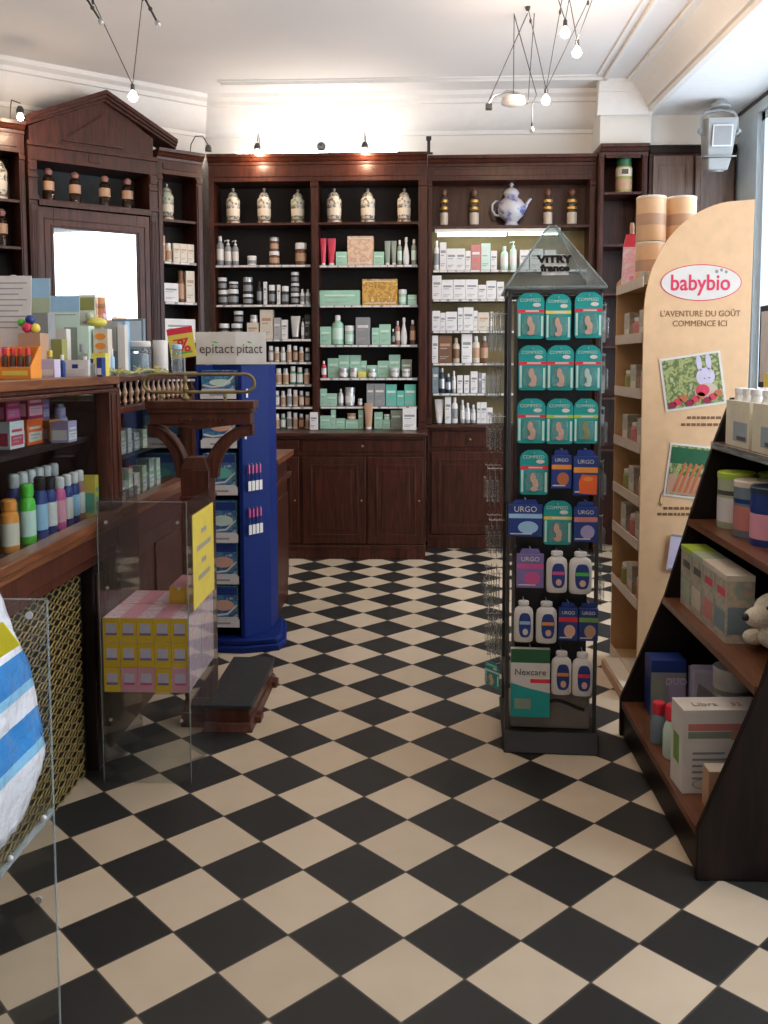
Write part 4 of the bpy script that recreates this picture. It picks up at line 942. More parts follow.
# ------------------------------------------------------------------ things on the counter top
CT = 1.4302
t = empty('counter_display_carton', 'orange counter display carton holding small red-capped bottles', 'display', (-1.245, 2.75, CT))
m = MB().box(-.05, .05, -.04, .04, 0, .035, 'orange').box(-.05, .05, .03, .04, .036, .10, 'orange').prism([(-.04, .035), (.03, .035), (.03, .10)], 'x', -.05, -.046, 'orange').prism([(-.04, .035), (.03, .035), (.03, .10)], 'x', .046, .05, 'orange')
m.box(-.04, .04, -.0408, -.04, .01, .024, 'stickyyellow'); part('tray', m, t, bev=.001)
for k in range(4):
    o = solo('dropper_bottle', MB().lathe([(.009, 0), (.010, .003), (.010, .032), (.005, .037)], 'amber', seg=12), '%s small red-capped bottle from left in orange carton' % ORD[k], 'bottle', (-1.281+k*.024, 2.725, CT+.0362), group='red-capped bottles in the orange carton')
    part('cap', MB().lathe([(.0075, .037), (.0075, .055), (.005, .058)], 'promored', seg=12), o)
t = empty('counter_display_carton', 'tall orange counter display cut by the left edge of the photo', 'display', (-1.37, 2.72, CT))
part('tray', MB().box(-.06, .06, -.04, .04, 0, .05, 'orange').prism([(-.04, .05), (.04, .05), (.04, .15)], 'x', -.06, .06, 'orange'), t, bev=.001)
def cbox(x0, x1, y, z0, z1, c, c2, label, d=.05, rz=0., logo=None, name='carton'):
    w = x1-x0; h = z1-z0
    m = MB().box(-w/2, w/2, 0, d, 0, h, c)
    if c2: m.box(-w*.4, w*.4, -.0008, 0, h*.1, h*.45, c2)
    if logo: m.box(-w*.1, w*.12, -.0008, 0, h*.5, h*.75, logo)
    o = solo(name, m, label, 'box', ((x0+x1)/2, y, z0), (0, 0, rz)); part('flap', MB().box(-w*.49, w*.49, .001, d-.001, h, h+.001, c), o)
    return o
cbox(-1.277, -1.22, 2.95, CT, 1.489, 'lavender', 'white', 'small white and lilac box right of the orange display carton', .05)
cbox(-1.257, -1.163, 3.10, CT, 1.487, 'white', 'offwhite', 'low white box with a small blue mark at the counter edge', .06, logo='bluepack')
cbox(-1.215, -1.165, 3.02, CT, 1.485, 'bluepack', 'white', 'small dark blue box between lilac box and white box', .03) if False else None
cbox(-1.223, -1.169, 3.32, CT, 1.603, 'cream', None, 'cream box with orange rings on the counter', .05)
o = [x for x in COL.objects if x.get('label') == 'cream box with orange rings on the counter'][0]
for k in range(3): part('printed_ring', MB().ellipse(0, .075+k*.035, .02, .012, -.0005, 'orange'), o)
cbox(-1.186, -1.137, 3.20, CT, 1.512, 'yellow', 'white', 'small yellow and white box near counter corner', .04)
cbox(-1.14, -1.122, 3.12, CT, 1.495, 'bluepack', 'white', 'small dark blue box right of the low white box', .04)
cbox(-1.324, -1.278, 3.30, CT, 1.608, 'sage', None, 'grey-green half of the tall green pair of boxes', .06)
cbox(-1.276, -1.232, 3.30, CT, 1.614, 'pale', 'greenl', 'light green box right of the tall grey-green box', .06)
cbox(-1.345, -1.27, 2.96, CT, 1.577, 'tan', 'cream', 'pale brown box behind the orange display carton', .07)
cbox(-1.40, -1.30, 3.10, CT, 1.651, 'grey', 'beige', 'grey-beige box behind the pale brown box', .06)
cbox(-1.315, -1.262, 3.12, CT, 1.56, 'olive', 'yellow', 'olive green and yellow box among the counter goods', .05)
cbox(-1.385, -1.335, 2.9, CT, 1.53, 'lilac', 'white', 'lilac box behind orange display', .05)
cbox(-1.322, -1.284, 3.22, CT, 1.60, 'offwhite', 'brown', 'white box with brown print left of the tall green boxes', .04)
def sheet(x0, x1, y, z0, z1, lean, c, label, lines=0, name='leaflet', cat='leaflet', rz=0., top=None, zbase=CT):
    w = x1-x0; h = z1-zbase; m = MB().box(-w/2, w/2, 0, .003, 0, h, c)
    z = h*.94
    for k in range(lines): m.box(-w*.4, w*(.38-.12*(k % 3)), -.0006, 0, z-.006, z-.002, 'printgrey'); z -= h*.055
    if top: m.box(-w/2, w/2, -.0007, 0, h*.80, h, top)
    o = solo(name, m, label, cat, ((x0+x1)/2, y, zbase), (-lean, 0, rz))
    part('stand', MB().box(-w*.25, w*.25, .003, .05, 0, .004, 'jar_glass').box(-w*.25, w*.25, .003, .006, .004, h*.5, 'jar_glass'), o)
    return o
sheet(-1.445, -1.325, 3.0, 1.5, 1.775, .10, 'white', 'white printed sheet standing at the left edge of the counter top', 9)
sheet(-1.39, -1.325, 3.16, 1.5, 1.78, .08, 'greenl', 'pale green and blue leaflet standing behind the white sheet', 3, top='lightblue')
sheet(-1.435, -1.31, 3.40, 1.5, 1.735, .08, 'pale', 'light blue poster card standing before the mirror', 4, top='lightblue')
t = solo('figure_card', MB().box(-.033, .033, 0, .003, 0, .31, 'white').box(-.028, .028, -.0008, 0, .25, .30, 'olive').box(-.02, .025, -.0008, 0, .20, .21, 'printgrey'),
         'upright white card with an olive picture on top before the mirror', 'card', (-1.295, 3.46, CT))
part('stand', MB().box(-.03, .03, .003, .05, 0, .004, 'offwhite'), t)
t = solo('round_pot', MB().lathe([(.03, 0), (.034, .004), (.034, .035), (.03, .04)], 'teal', seg=20), 'dark teal round pot lying among the counter goods before the mirror', 'pot', (-1.345, 3.53, 1.652))
t['label'] = 'dark teal round pot on a grey stand before the mirror'
part('stand', MB().box(-.012, .012, -.012, .012, -.2215, -.001, 'grey').box(-.03, .03, -.03, .03, -.2218, -.217, 'grey'), t)
t = solo('toy_duck', MB().sphere((0, 0, .02), .03, 'yellow', 14, sx=1.3, sz=.65).sphere((-.03, 0, .045), .016, 'greenl', 12), 'yellow-green ornament by the white card before the mirror', 'ornament', (-1.25, 3.44, 1.612))
part('support', MB().box(-.02, .02, -.02, .02, -.1818, .0015, 'silver'), t)
cbox(-1.192, -1.164, 3.5, CT, 1.625, 'offwhite', None, 'tall thin silvery carton at the counter corner', .04)
cbox(-1.287, -1.225, 3.6, CT, 1.641, 'silver', 'grey', 'tall silver-grey box left of the thin silvery carton', .05)
cbox(-1.225, -1.19, 3.58, CT, 1.62, 'bluegrey', None, 'blue-grey box between two tall silvery boxes', .04)
cbox(-1.40, -1.31, 3.95, CT, 1.66, 'lightblue', 'white', 'light blue box behind the silvery boxes before the mirror', .06)
t = empty('desk_monitor', 'grey-blue tilted screen standing behind the silvery boxes', 'monitor', (-1.36, 4.15, CT), -.2)
part('screen', MB().box(-.08, .08, -.01, .01, .10, .25, 'bluegrey').box(-.07, .07, -.011, -.0101, .11, .24, 'blue_paint'), t, bev=.004); part('stand', MB().box(-.012, .012, 0, .02, .004, .10, 'grey').box(-.05, .05, -.04, .05, 0, .004, 'grey'), t)
t = solo('storage_jar', MB().lathe([(.046, 0), (.05, .005), (.05, .11), (.045, .118)], 'jar_glass', seg=24), 'round glass storage jar on the counter left of the white roll', 'jar', (-1.282, 4.05, CT))
part('lid', MB().lathe([(.05, .1185), (.052, .122), (.052, .14), (.048, .145)], 'offwhite', seg=24), t)
part('contents', MB().lathe([(.042, .006), (.043, .05), (.043, .085), (.02, .09)], 'bluegrey', seg=20), t)
t = solo('paper_roll', MB().lathe([(.033, 0), (.034, .002), (.034, .148), (.033, .15)], 'offwhite', seg=24), 'white paper roll standing on the counter beside the storage jar', 'roll', (-1.205, 4.12, CT))
part('core', MB().lathe([(.011, .15), (.011, .1515)], 'brown', seg=14), t)
t = solo('storage_jar', MB().lathe([(.022, 0), (.025, .004), (.025, .10), (.02, .11)], 'jar_glass', seg=20), 'small bluish glass jar right of the white paper roll', 'jar', (-1.155, 4.22, CT))
part('lid', MB().lathe([(.024, .1105), (.024, .13), (.02, .133)], 'lightblue', seg=20), t)
t = solo('promotion_card', MB().box(-.062, .062, 0, .003, 0, .145, 'stickyyellow').box(-.062, .062, -.0008, 0, .115, .145, 'promored').box(-.04, .03, -.0008, 0, .085, .092, 'promored').box(-.045, .045, -.0008, 0, .02, .03, 'leafgreen'),
         'yellow and red promotion card tilted beside the white header sign', 'sign', (-1.135, 4.27, 1.50), (0, -.15, 0))
lettering('%', .09, 'promored', t, (.01, -.0015, .055), bold=.002)
part('stem', MB().box(-.004, .004, .003, .008, -.068, .10, 'silver').box(-.05, .05, -.02, .04, -.0705, -.066, 'silver'), t, rot=(0, .15, 0))
# small clutter in front of the larger boxes
o = solo('toy_beads', MB().sphere((0, 0, .018), .018, 'red', 12).sphere((.026, .004, .016), .016, 'stickyyellow', 12).sphere((.008, .004, .044), .016, 'bluepack', 12).sphere((-.022, .004, .035), .013, 'leafgreen', 12), 'cluster of coloured round beads on the pale brown box', 'toy', (-1.325, 2.99, 1.5785))
def mini(x, y, r, h, c, cap, lab):
    o = solo('small_flacon', MB().lathe([(r*.9, 0), (r, .003), (r, h*.65), (r*.5, h*.75)], c, seg=14), lab, 'bottle', (x, y, CT+.0004)); part('cap', MB().lathe([(r*.55, h*.752), (r*.6, h*.78), (r*.6, h*.98), (r*.5, h)], cap, seg=12), o); return o
mini(-1.222, 3.02, .011, .075, 'bluepack', 'white', 'tiny blue flacon between the lilac box and the low white box')
mini(-1.262, 3.02, .012, .09, 'jar_glass', 'stickyyellow', 'clear flacon with yellow cap behind the small lilac box')
mini(-1.205, 3.185, .012, .07, 'promored', 'white', 'small red flacon between the white box and the yellow-white box')
mini(-1.16, 3.13, .010, .062, 'jar_glass', 'bluepack', 'clear flacon with blue cap at the counter edge')
mini(-1.245, 3.26, .014, .115, 'jar_glass', 'grey', 'clear grey-capped flacon before the light green box')
mini(-1.17, 3.36, .012, .10, 'lightblue', 'white', 'light blue flacon behind the small yellow and white box')
# raffia garland
m = MB(); pts = []
for k in range(60): a = k/59; pts.append((-1.16+.02*math.sin(a*19), 3.22+a*.85, CT+.012+.006*math.sin(a*31)))
m.tube(pts, .006, 'olive', 6)
o = solo('garland', m, 'green-gold twisted garland lying along the counter top edge', 'garland', (0, 0, 0))
m = MB()
for k in range(70):
    i = random.randrange(1, 59); p_ = Vector(pts[i]); q = p_+Vector((random.uniform(-.02, .02), random.uniform(-.025, .025), random.uniform(-.004, .022)))
    m.tube([p_, (p_+q)/2+Vector((0, 0, .004)), q], .0022, random.choice(('olive', 'stickyyellow', 'greenl')), 4)
o2 = part('leaves', m, o)

# ------------------------------------------------------------------ antique scale
t = empty('antique_scale', 'antique dark wooden weighing scale with carved Y-shaped column and black step', 'scale', (-.83, 3.47, 0))
wm = 'mahogany_red'
part('base', MB().frustum((-.05, .155, 0, .62), (-.04, .145, .02, .60), .0, .035, wm).box(-.04, .14, .02, .60, .0355, .088, wm).box(-.052, .172, .10, .16, .0, .03, wm).box(-.052, .172, .50, .56, 0, .03, wm), t, bev=.004)
part('step_pad', MB().box(-.048, .15, .012, .61, .0885, .108, 'rubber'), t, bev=.004)
m = MB().box(-.145, -.012, .045, .185, 0, .06, wm).frustum((-.14, -.016, .05, .18), (-.13, -.022, .06, .17), .0605, .12, wm)
m.box(-.132, -.018, .06, .17, .1205, 1.05, wm).box(-.137, -.013, .055, .175, .93, .945, wm).frustum((-.132, -.018, .06, .17), (-.112, -.038, .075, .155), 1.0505, 1.10, wm)
part('column', m, t, bev=.003)
def arch(sx):
    cx = -.075; n = 16; o_, i_ = [], []
    for i in range(n+1):
        f = i/n*PI/2; w = .150 if sx < 0 else .185
        o_.append((cx+sx*(.045+w-(w+.012)*math.sin(f)), 1.015+.216*math.cos(f)))
        i_.append((cx+sx*(.045+w-(w-.040)*math.sin(f)), 1.015+.216-.045-.0*i+(.171*(math.cos(f)-1))))
    return MB().prism(o_+i_[::-1], 'y', .09, .14, wm).prism([(p[0], p[1]) for p in o_[3:]]+[(p[0]+sx*.012, p[1]-.004) for p in o_[3:]][::-1], 'y', .082, .0895, wm)
for sx in (-1, 1): part('arched_bracket', arch(sx), t, bev=.003)
bm_ = MB().box(-.27, .165, .06, .17, 1.295, 1.325, wm).box(-.262, .157, .067, .163, 1.2775, 1.2945, wm).box(-.255, .150, .075, .155, 1.232, 1.277, wm)
bm_.prism([(-.23, 1.2315), (-.15, 1.222), (-.06, 1.21), (.02, 1.222), (.10, 1.2315)][::-1], 'y', .077, .153, wm)
bb = part('beam', bm_, t, bev=.002)
m = MB()
for cx, s in ((-.065, 1), (-.035, -1)): m.tube([(cx+s*.011*math.cos(a)*a/5, .072, 1.254+.011*math.sin(a)*a/5) for a in [k*.5 for k in range(14)]], .0035, 'mahogany_red', 6)
for k in range(5):
    for s in (-1, 1): m.sphere((-.05+s*(.042+k*.017), .073, 1.25), .0075-k*.001, 'mahogany_red', 8)
part('carved_scroll', m, bb)
m = MB(); lp = []
for k in range(40):
    a = 2*PI*k/40; cx = -.25 if math.cos(a) < 0 else .12; lp.append((cx+.04*math.cos(a), .115, 1.395+.036*math.sin(a)))
m.tube(lp, .0065, 'brass', 8, closed=True); lb = part('brass_loop', m, t)
for x in (-.22, .04): part('brass_post', MB().lathe([(.010, 1.3255), (.005, 1.333), (.008, 1.342), (.005, 1.353)], 'brass', x, .115, 12), t)
part('pointer_figure', MB().lathe([(.012, 1.3255), (.017, 1.335), (.007, 1.355), (.013, 1.372), (.006, 1.395), (.011, 1.41), (.003, 1.435)], 'brass', -.12, .115, 14), t)

# ------------------------------------------------------------------ blue display column
t = empty('display_column', 'tall royal blue display column with a white header sign', 'display stand', (-1.13, 4.50, 0))
BX = [(0, 0), (.225, 0), (.37, .17), (.37, .36), (0, .36)]
part('foot', MB().prism([(-.02, -.04), (.22, -.06), (.40, .0), (.42, .10), (.38, .40), (-.02, .40)], 'z', 0, .035, 'royal_card').prism([(-.01, -.03), (.22, -.045), (.385, .01), (.40, .10), (.36, .38), (-.01, .38)], 'z', .0352, .065, 'royal_card'), t, bev=.006)
part('side_panel', MB().prism([(.205, -.005), (.225, -.005), (.335, .150), (.32, .16)], 'z', .066, 1.465, 'royal_card').prism([(.32, .16), (.335, .150), (.338, .36), (.32, .36)], 'z', .066, 1.465, 'royal_card'), t, bev=.002)
part('side_panel', MB().box(-.012, 0, -.005, .36, .066, 1.465, 'royal_card'), t, bev=.002)
part('back_panel', MB().box(.0, .32, .345, .36, .066, 1.465, 'royal_card'), t)
zs = [.15, .375, .59, .835, 1.075, 1.325]
goods = []
for i, z in enumerate(zs):
    part('shelf', MB().box(.001, .204, .0, .17, z, z+.008, 'royal_card'), t)
    part('shelf_label', MB().box(.012, .196, -.003, -.0002, z-.030, z+.012, 'white').box(.06, .15, -.0036, -.003, z-.014, z-.004, 'printgrey'), t)
    bh = .175 if i < 5 else .105
    o = solo('support_box', MB().box(-.085, .085, 0, .13, 0, bh, 'blue_print').box(-.08, .08, -.0008, 0, bh*.72, bh*.96, 'bluepack').ellipse(.01, bh*.42, .055, bh*.16, -.0009, ['skin', 'skin', 'pale', 'teal', 'skin', 'pale', 'skin', 'yellow'][i], t=.0006).box(-.085, .085, -.0008, 0, .0, .012, 'white'),
             'blue support bandage box, %s level from the floor in display column' % ORD[i], 'box', (-1.13+.102, 4.50+.012, z+.0082), group='blue bandage boxes in the display column')
    m = MB(); m.tube([(-.08, -.001, .03), (-.03, -.001, .020), (.03, -.001, .028), (.08, -.001, .075)], .0055, 'white', 6); part('printed_swoosh', m, o)
hs = part('header_sign', MB().box(-.002, .196, -.012, -.004, 1.468, 1.63, 'signwhite').prism([(.1975, -.012), (.345, .03), (.343, .038), (.1965, -.004)], 'z', 1.468, 1.63, 'signwhite'), t, bev=.001)
lettering('epitact', .068, 'print', hs, (.102, -.0135, 1.545), sx=.95)
lettering('pitact', .068, 'print', hs, (.265, .0045, 1.545), rz=.276, sx=.85)
for cx, cy in ((.095, -.0128), (.262, .0055)):
    part('leaf_mark', MB().prism([(cx-.02, 1.582), (cx, 1.584), (cx+.02, 1.575), (cx+.005, 1.574)][::-1], 'y', cy-.001, cy, 'leafgreen'), hs)
# pens on cards hanging on the chamfered side
sa = math.atan2(.155, .11)
for r_, (z, n) in enumerate(((.905, 4), (.68, 4))):
    for k in range(n):
        s_ = .03+k*.026; x = -1.13+.225+s_*math.cos(sa)+.006*math.sin(sa); y = 4.50-.005+s_*math.sin(sa)-.006*math.cos(sa)
        m = MB(); m.tube([(0, -.006, .10), (0, -.006, .012)], .0042, 'bluepack', 8); 
        o = solo('hanging_pen', m, '%s %s pen from left on the side of the blue column' % (ORD[k], ['upper', 'lower'][r_]), 'pen', (x, y, z-.05), (0, 0, sa), group='pens on the blue column')
        part('pen_top', MB().box(-.0045, .0045, -.011, -.002, .058, .10, 'magenta'), o); part('price_tag', MB().box(-.010, .010, -.0125, -.0115, -.03, .02, 'white'), o)
        m = MB(); m.tube([(0, .003, .108), (0, -.006, .108), (0, -.008, .10)], .0015, 'silver', 5); part('hook', m, o)
for k in range(2):
    part('white_mark', MB().prism([(0, 0), (.012, 0), (.012, .045), (0, .045)][::-1], 'y', -.0015, 0, 'white'), t, (.225+.01+k*.008, -.005+.01+k*.008, 1.30 if k else 1.09), (0, 0, sa))

# ------------------------------------------------------------------ acrylic floor bins
def bin_(label, x0, x1, y0, y1, h, shelf, loc=(0, 0, 0)):
    t = empty('acrylic_bin', label, 'display bin', (x0, y0, 0)); W_ = x1-x0; D_ = y1-y0; e = .004
    part('front_sheet', MB().box(0, W_, 0, e, .002, h, 'acrylic'), t); 
    part('side_sheet', MB().box(0, e, e+.0005, D_, .002, h, 'acrylic'), t); part('side_sheet', MB().box(W_-e, W_, e+.0005, D_, .002, h, 'acrylic'), t)
    part('edge_strip', MB().box(W_-.0005, W_+.0015, -.001, e, .002, h, 'acrylic_edge').box(-.0015, .0005, -.001, e, .002, h, 'acrylic_edge').box(0, W_, -.001, e, h, h+.002, 'acrylic_edge'), t)
    part('tray', MB().box(e+.0005, W_-e-.0005, e+.0005, D_, shelf-.006, shelf, 'acrylic'), t)
    for a in (.03, W_-.03):
        for z in (.23, .70, .93): part('screw', MB().prism([(a+.006*math.cos(k*PI/5), z+.006*math.sin(k*PI/5)) for k in range(10)], 'y', -.004, -.0005, 'silver'), t)
    return t
bin_('clear acrylic floor bin full of stacked yellow and pink boxes against the counter', -1.118, -.808, 3.028, 3.46, 1.0, .326)
cols = [['y', 'p', 'p', 'y', 'p'], ['y']*5, ['y']*5]
for b_ in range(2):
    for r_ in range(3 if b_ == 0 else 3):
        for c_ in range(5):
            k = cols[r_][c_]; cm, pm = ('boxyellow', 'pink') if k == 'y' else ('pink', 'boxyellow')
            m = MB().box(-.0295, .0295, 0, .186, 0, .0865, 'pink_print' if c_ == 4 or r_ == 2 else 'pink')
            m.box(-.0295, .0295, -.0012, -.0002, 0, .0865, cm).box(-.018, .018, -.0018, -.0012, .03, .068, 'lavender').box(-.02, .02, -.0024, -.0018, .026, .034, 'magenta' if k == 'p' else 'purple')
            o = solo('tea_box', m, '%s %s box from left, %s row, %s layer of the stack in acrylic bin' % (ORD[c_], 'yellow' if k == 'y' else 'pink', ['bottom', 'middle', 'top'][r_], ['front', 'rear'][b_]), 'box',
                     (-1.083+c_*.0603, 3.038+b_*.192, .3265+r_*.0885), group='yellow and pink boxes stacked in the bin')
            part('flap', MB().box(-.029, .029, 0, .185, .0866, .0876, 'pink' if (c_+r_) % 2 else 'pink_print'), o)
for c_ in (3, 4):
    m = MB().box(-.0295, .0295, 0, .186, 0, .06, 'pink').box(-.0295, .0295, -.0012, 0, 0, .06, 'boxyellow')
    o = solo('tea_box', m, '%s of the two loose boxes lying on top of the rear stack' % ('left' if c_ == 3 else 'right'), 'box', (-1.083+c_*.0603, 3.235, .3265+3*.0885), group='yellow and pink boxes stacked in the bin')
    part('flap', MB().box(-.029, .029, 0, .185, .0601, .061, 'pink'), o)
t = solo('paper_notice', MB().box(0, .002, -.155, .155, 0, .34, 'stickyyellow'), 'bright yellow paper notice on the side of the acrylic bin', 'notice', (-.8078, 3.26, .60))
for k, (w, z) in enumerate(((.08, .255), (.20, .20), (.07, .145), (.17, .09))):
    m = MB(); random.seed(k); y = -w/2
    while y < w/2: l = random.uniform(.01, .03); m.box(.002, .0028, y, min(y+l, w/2), z, z+.018, 'printgrey'); y += l+.006
    part('text_line', m, t)
t = empty('acrylic_bin', 'clear acrylic floor bin in the left foreground holding a blue and white pack', 'display bin', (-.999, 1.10, 0))
part('back_sheet', MB().box(0, .33, .45, .454, .002, 1.057, 'acrylic'), t); part('front_sheet', MB().box(0, .33, 0, .004, .002, .80, 'acrylic'), t)
part('edge_strip', MB().box(.3302, .332, .449, .455, .002, 1.057, 'acrylic_edge').box(0, .33, .449, .455, 1.0572, 1.059, 'acrylic_edge'), t)
part('tray', MB().box(.001, .329, .0045, .4495, .672, .678, 'acrylic').box(.3292, .332, .0045, .4485, .662, .6775, 'acrylic_edge'), t)
for x, z in ((.30, 1.03), (.30, .86), (.30, .50)): part('screw', MB().prism([(x+.007*math.cos(k*PI/5), z+.007*math.sin(k*PI/5)) for k in range(10)], 'y', .446, .4488, 'silver'), t)
for y in (.27, .40): part('screw', MB().sphere((.335, y, .68), .006, 'silver', 10), t)
# crinkled plastic pack
def pack():
    n, k = 26, 34; vs = []; W_, D_, H_ = .335, .395, .47; vsd = {}
    bm = bmesh.new(); bmesh.ops.create_cube(bm, size=1); bmesh.ops.subdivide_edges(bm, edges=bm.edges, cuts=22, use_grid_fill=True)
    for v in bm.verts:
        p = v.co; u = Vector(p)
        s = lambda a: (1-abs(2*a)**4*.12)
        x = u.x*W_*s(u.z)*(s(u.y)**.5); y = u.y*D_*s(u.x)*s(u.z); z = u.z*H_*(s(u.x)**.6)*(s(u.y)**.4)
        q = Vector((x, y, z)); nn = noise.noise(q*12)*.013+(.5-abs(noise.noise(q*26+Vector((3, 1, 7)))))*.012+abs(noise.noise(q*55))*.004
        v.co = q+q.normalized()*nn
    bmesh.ops.rotate(bm, verts=bm.verts, cent=(0, 0, 0), matrix=Matrix.Rotation(.03, 3, 'X'))
    zmin = min(v.co.z for v in bm.verts)
    for v in bm.verts:
        v.co.z -= zmin; f = max(0, (v.co.z-.12)/.35)
        v.co.y -= .075*f**1.5*(1 if v.co.y > 0 else .2); v.co.x -= .03*f
    me = bpy.data.meshes.new('film'); bm.to_mesh(me); bm.free(); me.materials.append(MATS['printed_film']); me.polygons.foreach_set('use_smooth', [True]*len(me.polygons))
    return me
o = part('wrapped_pack', pack(), None, (-.820, 1.326, .679)); tag(o, 'crinkled blue and white plastic pack in the left foreground bin', 'pack')
m = MB().box(-.075, .075, -.02, .0, 0, .001, 'white')
part('top_seal', MB().prism([(-.08, .0), (.08, .0), (.07, .05), (.03, .035), (-.01, .052), (-.06, .04)][::-1], 'y', -.004, .004, 'lavender'), o, (-.02, -.05, .44), (0, 0, PI/2))
t = part('price_label', MB().box(-.048, .048, -.002, 0, -.023, .023, 'tagyellow'), o, (.138, .02, .352), (0, -.55, .35), label='bright yellow price label')
lettering('5 €', .03, 'print', t, (0, -.003, 0))
# ------------------------------------------------------------------ rotating blister stand
SX, SY = .50, 3.54
t = empty('rotating_stand', 'tall square rotating stand of foot care packs with a clear pyramid top', 'display stand', (SX, SY, 0), -.05)
H_ = 1.745
part('base', MB().frustum((-.178, .178, -.225, .178), (-.182, .182, -.182, .182), 0, .07, 'black').box(-.150, .150, -.150, .150, .071, .235, 'taupe'), t, bev=.006)
part('core', MB().box(-.135, .135, -.135, .135, .236, H_-.03, 'black'), t)
for a in (-1, 1):
    for b_ in (-1, 1): part('corner_post', MB().box(a*.165-.007, a*.165+.007, b_*.165-.007, b_*.165+.007, .04, H_, 'dark_steel'), t, bev=.002)
for z in (.05, .24, H_-.009): part('rim', MB().box(-.172, .172, -.172, -.158, z-.006, z+.008, 'dark_steel').box(-.172, .172, .158, .172, z-.006, z+.008, 'dark_steel').box(-.172, -.158, -.158, .158, z-.006, z+.008, 'dark_steel').box(.158, .172, -.158, .158, z-.006, z+.008, 'dark_steel'), t)
m = MB(); path = [(-.13+.26*k/20, -.1515, .15+.022*math.sin(k/20*2*PI-2.0)+.02*(k/20)) for k in range(21)]; m.tube(path, .007, 'black', 6); part('printed_wave', m, t)
py = part('pyramid_top', MB().frustum((-.18, .18, -.18, .18), (-.012, .012, -.012, .012), H_+.012, 2.00, 'pyramid').box(-.185, .185, -.185, .185, H_+.001, H_+.0115, 'pyramid'), t)
m = MB()
for a in (-1, 1):
    for b_ in (-1, 1): m.tube([(a*.181, b_*.181, H_+.012), (a*.012, b_*.012, 2.0)], .0035, 'acrylic_edge', 6)
m.tube([(-.183, -.183, H_+.006), (.183, -.183, H_+.006), (.183, .183, H_+.006), (-.183, .183, H_+.006)], .006, 'acrylic_edge', 6, closed=True)
part('pyramid_edge', m, py)
slant = math.atan2(.168, .243)
lp_ = part('logo_plate', MB().prism([(-.05, -.0), (.05, 0), (.04, .10), (-.04, .10)][::-1], 'y', -.001, 0, 'frosted'), py, (.0, -.154, H_+.052), (-slant, 0, 0))
lettering('VITRY', .046, 'ink', lp_, (.0, -.005, .072), tilt=.0, bold=.0028)
lettering('france', .042, 'ink', lp_, (.0, -.005, .030), tilt=.0, bold=.0024)
def hook(parent, L_, z):
    m = MB(); m.tube([(0, L_, z), (0, -.004, z), (0, -.008, z+.005)], .002, 'silver', 6); part('hook', m, parent)
FO = {'teal': 'tealpack', 'blue': 'bluepack'}
